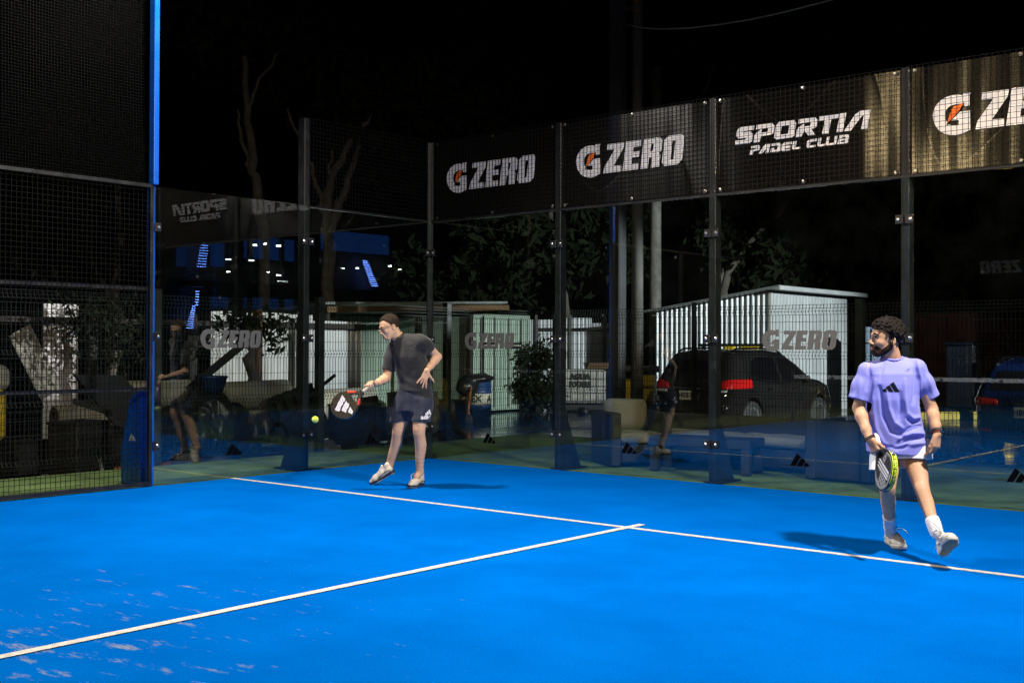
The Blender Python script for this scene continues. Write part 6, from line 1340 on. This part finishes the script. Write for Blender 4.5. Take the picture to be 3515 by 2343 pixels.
Fs.chain([p2(405, 350, .03), J2['ls']+np.array([0, 0, -.008]), J2['ls']+(lhm-J2['ls'])*0.55, lhm+(lhm-J2['ls'])*0.2], [0.062, 0.054, 0.058, 0.060], 0.035)
DC2 = Fs.D.copy(); ca, cb = nk2-np.array([0, 0, .03])+cv2(0, 0, -.016), nk2+np.array([0, 0, .11])+cv2(0, 0, .01)
Fs.cone(cb, ca, 0.074, 0.066, 0.0, 's')
FOLD2 = [(-0.0162, [(222, 335), (228, 400), (212, 480)]), (0.0135, [(262, 430), (248, 520), (252, 620), (268, 710), (305, 790), (380, 845)]), (-0.0189, [(285, 470), (298, 560), (312, 640), (352, 725), (430, 760)]), (0.0149, [(330, 500), (340, 590), (370, 670), (430, 715)]),
         (-0.0175, [(402, 500), (408, 580), (398, 650)]), (0.0149, [(432, 430), (432, 540), (440, 620), (430, 690)]), (-0.0189, [(488, 330), (498, 420), (492, 510), (480, 560)]), (0.0135, [(510, 340), (522, 430), (516, 500)]),
         (-0.0175, [(415, 735), (480, 705), (548, 690)]), (0.0149, [(400, 765), (470, 735), (555, 735)]), (-0.0175, [(390, 800), (450, 768), (550, 762)]), (0.0135, [(360, 830), (440, 800), (555, 790)]), (-0.0162, [(300, 800), (370, 828), (430, 812), (470, 790)]), (-0.0108, [(310, 330), (300, 380), (290, 430)]),
         (0.0108, [(450, 620), (480, 650), (530, 640)]), (-0.0135, [(440, 650), (480, 675), (525, 668)]), (0.0095, [(560, 400), (580, 450), (590, 500)]), (-0.0095, [(150, 430), (140, 480), (125, 520)]), (0.0081, [(178, 430), (170, 490), (165, 530)]), (-0.0108, [(250, 640), (230, 720), (235, 800)])]
def sh2(V, Q):
    N_ = vnormals(V, Q); u, v = proj(V); u = (u-2850)*1.686; v = (v-1050)*1.686
    V = fold(V, N_, u, v, FOLD2, 12.0); return V+N_*(0.004*fbm(V*8, 2))[:, None]
hm2 = p2(394, 850, .06)
s2, Vs, Qs = garment('shirt', Fs, 0.012, [(hm2, unit(cv2(-0.05, -1, 0)), 0.32), (rhm, unit(rhm-J2['rs']), 0.11), (lhm, unit(lhm-J2['ls']), 0.11)], M_LILAC, e2, sh2)
collar(Fs, DC2, ca, cb, 0.066, 0.074, M_LILAC, s2, 0.0075); tr3 = tree_of(Vs, Qs); k_ = 0.55
put_mark('three_bar_mark', [[[(-x, y) for x, y in lp] for lp in q] for q in ADI], p2(402, 497, -.1), cv2(1, 0, 0)*k_, cv2(0, 1, 0)*k_, tr3, mat('black_print', (0.004, 0.005, 0.012), 0.7, spec=0.1), s2, 0.010)
put_mark('small_print', [[[(0, 0), (0.024, 0.001), (0.024, 0.0035), (0, 0.0025)]], [[(0.012, 0.010), (0.026, 0.011), (0.026, 0.014), (0.012, 0.013)]]], p2(436, 375, -.1), cv2(1, 0, 0), cv2(0, 1, 0), tr3, mat('blue_print', (0.03, 0.03, 0.14), 0.7), s2, 0.01)
# shorts and socks
def so2(V, Q):
    N_ = vnormals(V, Q); return V+N_*(0.006*fbm(V*9, 2))[:, None]
sw, _, _ = shorts(e2, pel2, (.185, .135), lat2, [(p2(335, 850, .08), p2(316, 950, -.0), .112, .108), (p2(484, 835, .03), p2(490, 886, .0), .112, .110)], M_WSHORT, fn=so2, nrm=unit(cv2(0.02, -1, -0.12)))
def sock(e, a, k_, top, bot, r0, r1):
    F = Field(np.minimum(a, k_)-0.1, np.maximum(a, k_)+0.1, 0.004); d = k_-a; F.chain([a+d*bot, a, a+d*0.12, a+d*top], [r0*1.05, r0, r0*1.02, r1], 0.02); F.half(a+d*(top-0.03), unit(d))
    V, Q = F.mesh(1); N_ = vnormals(V, Q); V = V+N_*(0.0009*np.sin((V-a) @ unit(d)*420)*(((V-a) @ unit(d)) < 0.05))[:, None]; return mk('sock', V, Q, M_SOCK, e, True)
sock(e2, J2['ra'], J2['rk'], 0.345, -0.14, 0.038, 0.046); sock(e2, J2['la'], J2['lk'], 0.26, -0.12, 0.039, 0.045)
hb = G2(336, 1374); tb = G2(392, 1402); shoe(e2, hb, tb, (0, 0, 1), M_SHOE2, M_SOLEW, M_SOLEW, [(0.10, 0, 0.11), (0.11, 0.05, 0.13), (0.10, 0.085, 0.11), (0.09, 0.11, 0.08)])
hf = p2(652, 1452, -.40); fdir = unit(cv2(0.16, 0.50, -0.86)); shoe(e2, hf, hf+fdir, unit(cv2(-0.12, 0.85, 0.5)), M_SHOE2, M_SOLEW, M_SOLEW, [(0.10, 0, 0.11), (0.13, -0.04, 0.16), (0.18, -0.075, 0.165), (0.22, -0.07, 0.11), (0.215, -0.045, 0.07)], gum=M_GUM)
band(e2, J2['rw']+(J2['re']-J2['rw'])*0.05, J2['re']-J2['rw'], 0.036, 0.0042, M_STRAP, 0.016); band(e2, J2['rw']+(J2['re']-J2['rw'])*0.0, J2['re']-J2['rw'], 0.036, 0.004, M_STRAP, 0.014)
wq = J2['lw']+(J2['le']-J2['lw'])*0.10; dq = unit(J2['le']-J2['lw']); wt = None
Fq = Field(wq-0.07, wq+0.07, 0.003); Fq.cone(wq-dq*0.011, wq+dq*0.011, 0.0335, 0.0335, 0); Fq.D = np.maximum(Fq.D, -(Fq.D+0.004)); X, Y, Z = Fq.coords(); t_ = (X-wq[0])*dq[0]+(Y-wq[1])*dq[1]+(Z-wq[2])*dq[2]; Fq.D = np.maximum(Fq.D, np.abs(t_)-0.011).astype(np.float32); V, Q = Fq.mesh(1); wt = mk('watch', V, Q, M_STRAP, e2, True)
nw = unit(cv2(0.85, 0.05, -0.5)); nw = unit(nw-dq*(nw @ dq)); q = MB(); q.bbox(wq+nw*0.036, (0.038, 0.034, 0.011), 0.004, np.array([dq, np.cross(nw, dq), nw]).T); q.build('watch_case', M_CHROME, wt); q = MB(); q.bbox(wq+nw*0.0425, (0.032, 0.028, 0.002), 0.0008, np.array([dq, np.cross(nw, dq), nw]).T); q.build('watch_screen', M_CARGL, wt)
band(e2, J2['lw']+(J2['le']-J2['lw'])*0.01, dq, 0.033, 0.0032, M_REDC, 0.004)

# ---------------------------------------------------------------- rackets and ball
def racket(label, ctr, a, n, face_col, rimcol, grip_m, marks, group='padel rackets'):
    """a: handle to tip, n: out of the face that is seen"""
    a = unit(a); n = unit(np.array(n)-a*(np.array(n) @ a)); w = np.cross(a, n); e = thing('padel_racket', label, 'racket', ctr, group); T = 0.036
    out = []
    for t in np.linspace(-2.25, 2.25, 41): out.append((0.132*math.sin(t), 0.142*math.cos(t)+0.004))
    out = out+[(0.060, -0.150), (0.026, -0.196), (-0.026, -0.196), (-0.060, -0.150)][0:4]
    out = [(x, y) for x, y in out]
    hole = [(0.0, -0.168), (0.030, -0.140), (0.046, -0.108), (0.020, -0.098), (-0.020, -0.098), (-0.046, -0.108), (-0.030, -0.140)]
    def solid(loops, th, bev, nm, m, off=0.0, par=None):
        cu = bpy.data.curves.new('tmp', 'CURVE'); cu.dimensions = '2D'; cu.fill_mode = 'BOTH'; cu.extrude = th/2-bev; cu.bevel_depth = bev; cu.bevel_resolution = 2; cu.offset = -bev
        for lp in loops:
            sp = cu.splines.new('POLY'); sp.points.add(len(lp)-1); sp.use_cyclic_u = True
            for i, p in enumerate(lp): sp.points[i].co = (*p, 0, 1)
        V, F = _curve_mesh(cu); return mk(nm, place2d(V, np.array(ctr)+n*off, w, a, n), F, m, par or e)
    fr = solid([out, hole], T, 0.006, 'frame', rimcol)
    inner = [(x*0.90, y*0.90 if y > 0 else y*0.88) for x, y in out[:41]]
    for s in (1, -1):
        A, Fm = flat2d([[inner]], 0.0012); mk('face', place2d(A, np.array(ctr)+n*s*(T/2+0.0004), w, a, n), Fm, face_col, e)
    q = MB(); R = np.array([w, n, a]).T; c = np.array(ctr)
    q.bbox(c+a*(-0.205), (0.050, 0.034, 0.03), 0.008, R); q.build('throat', rimcol, e)
    q = MB(); q.tube([c-a*0.215, c-a*0.235, c-a*0.28, c-a*0.325, c-a*0.332, c-a*0.34], [0.0165, 0.0175, 0.0165, 0.0168, 0.0195, 0.017], 10); gp = q.build('grip', grip_m, e, True)
    q = MB()
    for i in range(26):
        t0 = -0.22-0.0044*i; ang = i*1.2; 
    ring = [c+a*(-0.222-0.105*t)+(w*math.cos(t*40)+n*math.sin(t*40))*0.0176 for t in np.linspace(0, 1, 90)]; q.tube(ring, 0.0011, 4); q.build('grip_wrap', grip_m, gp, True)
    hl_ = MB()
    for i in range(-3, 4):
        for j in range(-3, 4):
            x, y = 0.027*i, 0.027*j+0.015*(i % 2)
            if (x/0.095)**2+(y/0.105)**2 < 1:
                for s in (1, -1): hl_.lathe(c+w*x+a*y+n*s*(T/2+0.0006), [(0.0052, 0), (0.0052, 0.0012)], 8, np.array([w, np.cross(n*s, w), n*s]).T)
    hl_.build('hole_pattern', M_BLACK, e)
    for nm, polys, m, side in marks:
        A, Fm = flat2d(polys, 0.0012); mk(nm, place2d(A, c+n*side*(T/2+0.0019), w*side, a, n*side), Fm, m, e)
    return e, c, w, a, n, T
M_RACK1 = mat('black_carbon', (0.012, 0.012, 0.013), 0.28, var=0.3, scale=40, coat=0.4)
M_FACEG = mat('grey_racket_face', (0.30, 0.30, 0.29), 0.45, var=0.08, scale=20)
M_REDG = mat('red_gloss', (0.80, 0.035, 0.012), 0.25, coat=0.5); M_SILV = mat('silver_gloss', (0.5, 0.5, 0.52), 0.22, metal=0.7)
M_LIME = mat('lime_print', (0.62, 0.80, 0.03), 0.5); M_CREAMG = mat('cream_grip', (0.60, 0.54, 0.42), 0.8, var=0.1, scale=60)
def bars(dots):
    B_ = []
    def qd(x, y0, y1, w_, ang, slant):
        ca, sa = math.cos(ang), math.sin(ang); P = [(x-w_/2, y0), (x+w_/2, y0+slant), (x+w_/2, y1), (x-w_/2, y1-0.6*w_)]; return [(ca*px_-sa*py_, sa*px_+ca*py_) for px_, py_ in P]
    return qd
ca1 = p1(292, 848, -.22)
qd = bars(True)
B1 = [[qd(-0.058, -0.075, 0.085, 0.056, 0, 0.010)], [qd(0.010, -0.065, 0.050, 0.052, 0, 0.010)], [qd(0.072, -0.050, 0.005, 0.044, 0, 0.010)]]
rot_ = lambda P, t: [[[(math.cos(t)*x-math.sin(t)*y, math.sin(t)*x+math.cos(t)*y) for x, y in lp] for lp in q] for q in P]
a1_ = camv(-0.80, -0.60, -0.02); n1_ = camv(-0.18, 0.10, -0.97)
r1, c_, w_, a_, n_, T_ = racket('black padel racket with white dotted bars and red throat, held by the player in black', ca1, a1_, n1_, M_RACK1, M_RACK1, M_CREAMG, [])
# bars stand upright in the picture: express camera right/up in the racket plane
def cam_marks(rk, c, w, a, n, T, polys, m, nm, k, side=1):
    A, Fm = flat2d(polys, 0.0012); r_ = unit(AX_R-n*(AX_R @ n)); u_ = unit(AX_U-n*(AX_U @ n)); mk(nm, place2d(A*np.array([k, k, 1]), c+n*side*(T/2+0.0019), r_, u_, n), Fm, m, rk)
def zp(pts, x0, y0, s=9.8, k=0.000296*1.0):   # zoom pixels of the racket close-up to metres round its centre
    return [((x-x0)*k, (y0-y)*k) for x, y in pts]
kz = 11.2/3936.28/9.8; zq = lambda pts: zp(pts, 775, 850, k=kz)
cam_marks(r1, c_, w_, a_, n_, T_, [[zq([(685, 515), (795, 660), (770, 745), (730, 740), (720, 835), (665, 890), (620, 1050), (570, 1070), (450, 1015), (500, 910), (560, 760), (590, 720)])], [zq([(830, 710), (850, 775), (900, 790), (935, 850), (910, 945), (870, 990), (830, 1115), (680, 1045), (720, 930), (770, 820)])], [zq([(970, 920), (1075, 1070), (1045, 1170), (900, 1095), (930, 1010)])]], M_WHITEV, 'white_bars', 1.0)
q = MB(); r_ = unit(AX_R-n_*(AX_R @ n_)); u_ = unit(AX_U-n_*(AX_U @ n_))
for x, y in [(680, 605), (705, 685), (628, 705), (680, 780), (612, 820), (558, 868), (610, 935), (550, 975), (838, 880), (778, 930), (828, 1000), (765, 1048), (990, 1065)]:
    pt = c_+r_*(x-775)*kz+u_*(850-y)*kz+n_*(T_/2+0.0026); q.lathe(pt, [(0.0036, 0), (0.0036, 0.001)], 8, np.array([r_, u_, n_]).T)
q.build('mark_holes', M_BLACK, r1)
def rimseg(rk, c, w, a, T, t0, t1, m, nm, grow=0.0015, half=None):
    q = MB(); V = []; F = []; n = 14; h = (T*0.42 if half is None else half); nn = np.cross(w, a)
    for i in range(n+1):
        t = t0+(t1-t0)*i/n; x, y = (0.132+grow)*math.sin(t), (0.142+grow)*math.cos(t)+0.004
        for s in (1, -1): V.append(c+w*x+a*y+nn*s*h)
        x, y = (0.132-0.004)*math.sin(t), (0.142-0.004)*math.cos(t)+0.004
        for s in (-1, 1): V.append(c+w*x+a*y+nn*s*(h+0.0012))
    for i in range(n):
        for k in range(4): F.append((4*i+k, 4*i+(k+1) % 4, 4*i+4+(k+1) % 4, 4*i+4+k))
    F += [(0, 1, 2, 3)[::-1], tuple(4*n+k for k in range(4))]; q.add(V, F); return q.build(nm, m, rk, True)
sg = 1 if (w_ @ AX_U) > 0 else -1
rimseg(r1, c_, w_, a_, T_, sg*0.75, sg*1.55, M_SILV, 'silver_rim', 0.002); 
for s_, y0, y1 in ((1, 0.05, 0.80), (-1, 0.15, 0.72)):
    A_ = np.array([0.103*s_, -0.090]); B_ = np.array([0.030*s_, -0.192]); P0 = A_+(B_-A_)*y0; P1 = A_+(B_-A_)*y1; d_ = unit(B_-A_); dw = w_*d_[0]*1.0+a_*d_[1]; mid = (P0+P1)/2; o_ = np.cross(n_, dw)
    q = MB(); q.bbox(c_+w_*(mid[0]-s_*0.012)+a_*(mid[1]+0.006), (np.linalg.norm(P1-P0), T_+0.005, 0.026), 0.007, np.array([dw, n_, np.cross(dw, n_)]).T); q.build('red_throat', M_REDG, r1)
rimseg(r1, c_, w_, a_, T_, -sg*0.9, -sg*1.70, M_SILV, 'silver_line', 0.0015, 0.003)
# racket of the player in lilac
c2_ = p2(322, 950, -.30)
r2, c_, w_, a_, n_, T_ = racket('black and grey padel racket with three white bars and lime lettering on its rim', c2_, ax2, nr2, M_FACEG, M_RACK1, M_WHITEV, [])
sw_ = 1 if (w_ @ AX_R) > 0 else -1
def onface(pts, off):
    out = []; o = c_+n_*(T_/2+off); du, dv = (px(c_+n_*T_/2) if False else (0, 0))
    cu_, cv_ = proj((c_+n_*T_/2)[None]); 
    for x, y in pts:
        u = float(cu_[0])+(x-545)/7.125; v = float(cv_[0])+(y-932)/7.125; r_ = ray(u/1.49447, v/1.49447); out.append(CAM+r_*(((o-CAM) @ n_)/(r_ @ n_)))
    return out
for nm, off, m, polys in (('dark_panel', 0.0016, mat('charcoal_print', (0.035, 0.035, 0.036), 0.4, var=0.3, scale=90), [[(470, 600), (520, 720), (600, 830), (650, 930), (690, 1010), (720, 1030), (735, 900), (735, 760), (700, 640), (640, 560), (600, 720), (560, 760)], [(395, 640), (375, 760), (368, 1000), (385, 1120), (420, 1180), (450, 1050), (480, 1000), (420, 880)]]),
        ('black_bars', 0.0022, M_BLACK, [[(432, 640), (476, 640), (700, 1015), (690, 1050), (650, 1055)], [(400, 700), (440, 690), (668, 1080), (660, 1120), (630, 1130)], [(385, 775), (420, 765), (640, 1160), (645, 1195), (600, 1190)]]),
        ('white_bars', 0.0030, M_WHITEV, [[(440, 660), (465, 648), (682, 1000), (668, 1050), (655, 1040)], [(418, 725), (440, 712), (658, 1085), (650, 1122), (632, 1112)], [(400, 798), (418, 785), (640, 1160), (628, 1188), (606, 1165)]]),
        ('black_wedge', 0.0022, M_BLACK, [[(590, 510), (625, 540), (610, 580)], [(440, 1185), (480, 1350), (455, 1310)], [(595, 1185), (650, 1190), (605, 1300)]])):
    q = MB()
    for pl_ in polys:
        P = onface(pl_, off); k = len(P); q.add(P+[p-n_*0.0008 for p in P], [tuple(range(k)), tuple(range(k, 2*k))[::-1]]+[(i, i+k, (i+1) % k+k, (i+1) % k) for i in range(k)])
        if nm == 'black_wedge': q.build(nm, m, r2); q = MB()
    if nm != 'black_wedge': q.build(nm, m, r2)
for k in (1, -1): rimseg(r2, c_+n_*k*T_*0.40, w_, a_, T_, sw_*0.15, sw_*2.0, M_LIME, 'lime_line', 0.0012, 0.0013)
rimseg(r2, c_, w_, a_, T_, sw_*1.78, sw_*2.22, M_SILV, 'silver_rim', 0.002)
TXT = 'THE BRAND WITH THE 3 STRIPES'; V, Fm = text2d(TXT, 0.024, 0.0, 0.0007); L_ = np.ptp(V[:, 0]); s0 = 1.66; P = []
for x, y, z in V:
    t = sw_*(s0-((x+L_/2)/L_)*1.95); px_, py_ = 0.1338*math.sin(t), 0.1438*math.cos(t)+0.004; P.append(c_+w_*px_+a_*py_-n_*y)
mk('lettering', P, [f[::-1] for f in Fm], M_LIME, r2)
bc = dep(724, 963, 11.25); q = MB(); q.sphere(bc, 0.0335, 24, 16); bl = q.build('padel_ball', mat('ball_felt', (0.55, 0.70, 0.02), 0.85, var=0.12, scale=30, sheen=0.4, bump=0.4, bscale=200), None, True); tag(bl, 'yellow-green ball in the air, left of the black racket', 'ball')
ring = [bc+0.0337*unit((math.cos(t)*1.0, math.sin(t)*0.75, 0.55*math.sin(2*t))) for t in np.linspace(0, 6.283, 49)[:-1]]; q = MB(); q.tube(ring, 0.0012, 5, closed=True); q.build('seam', M_WHITEV, bl, True)
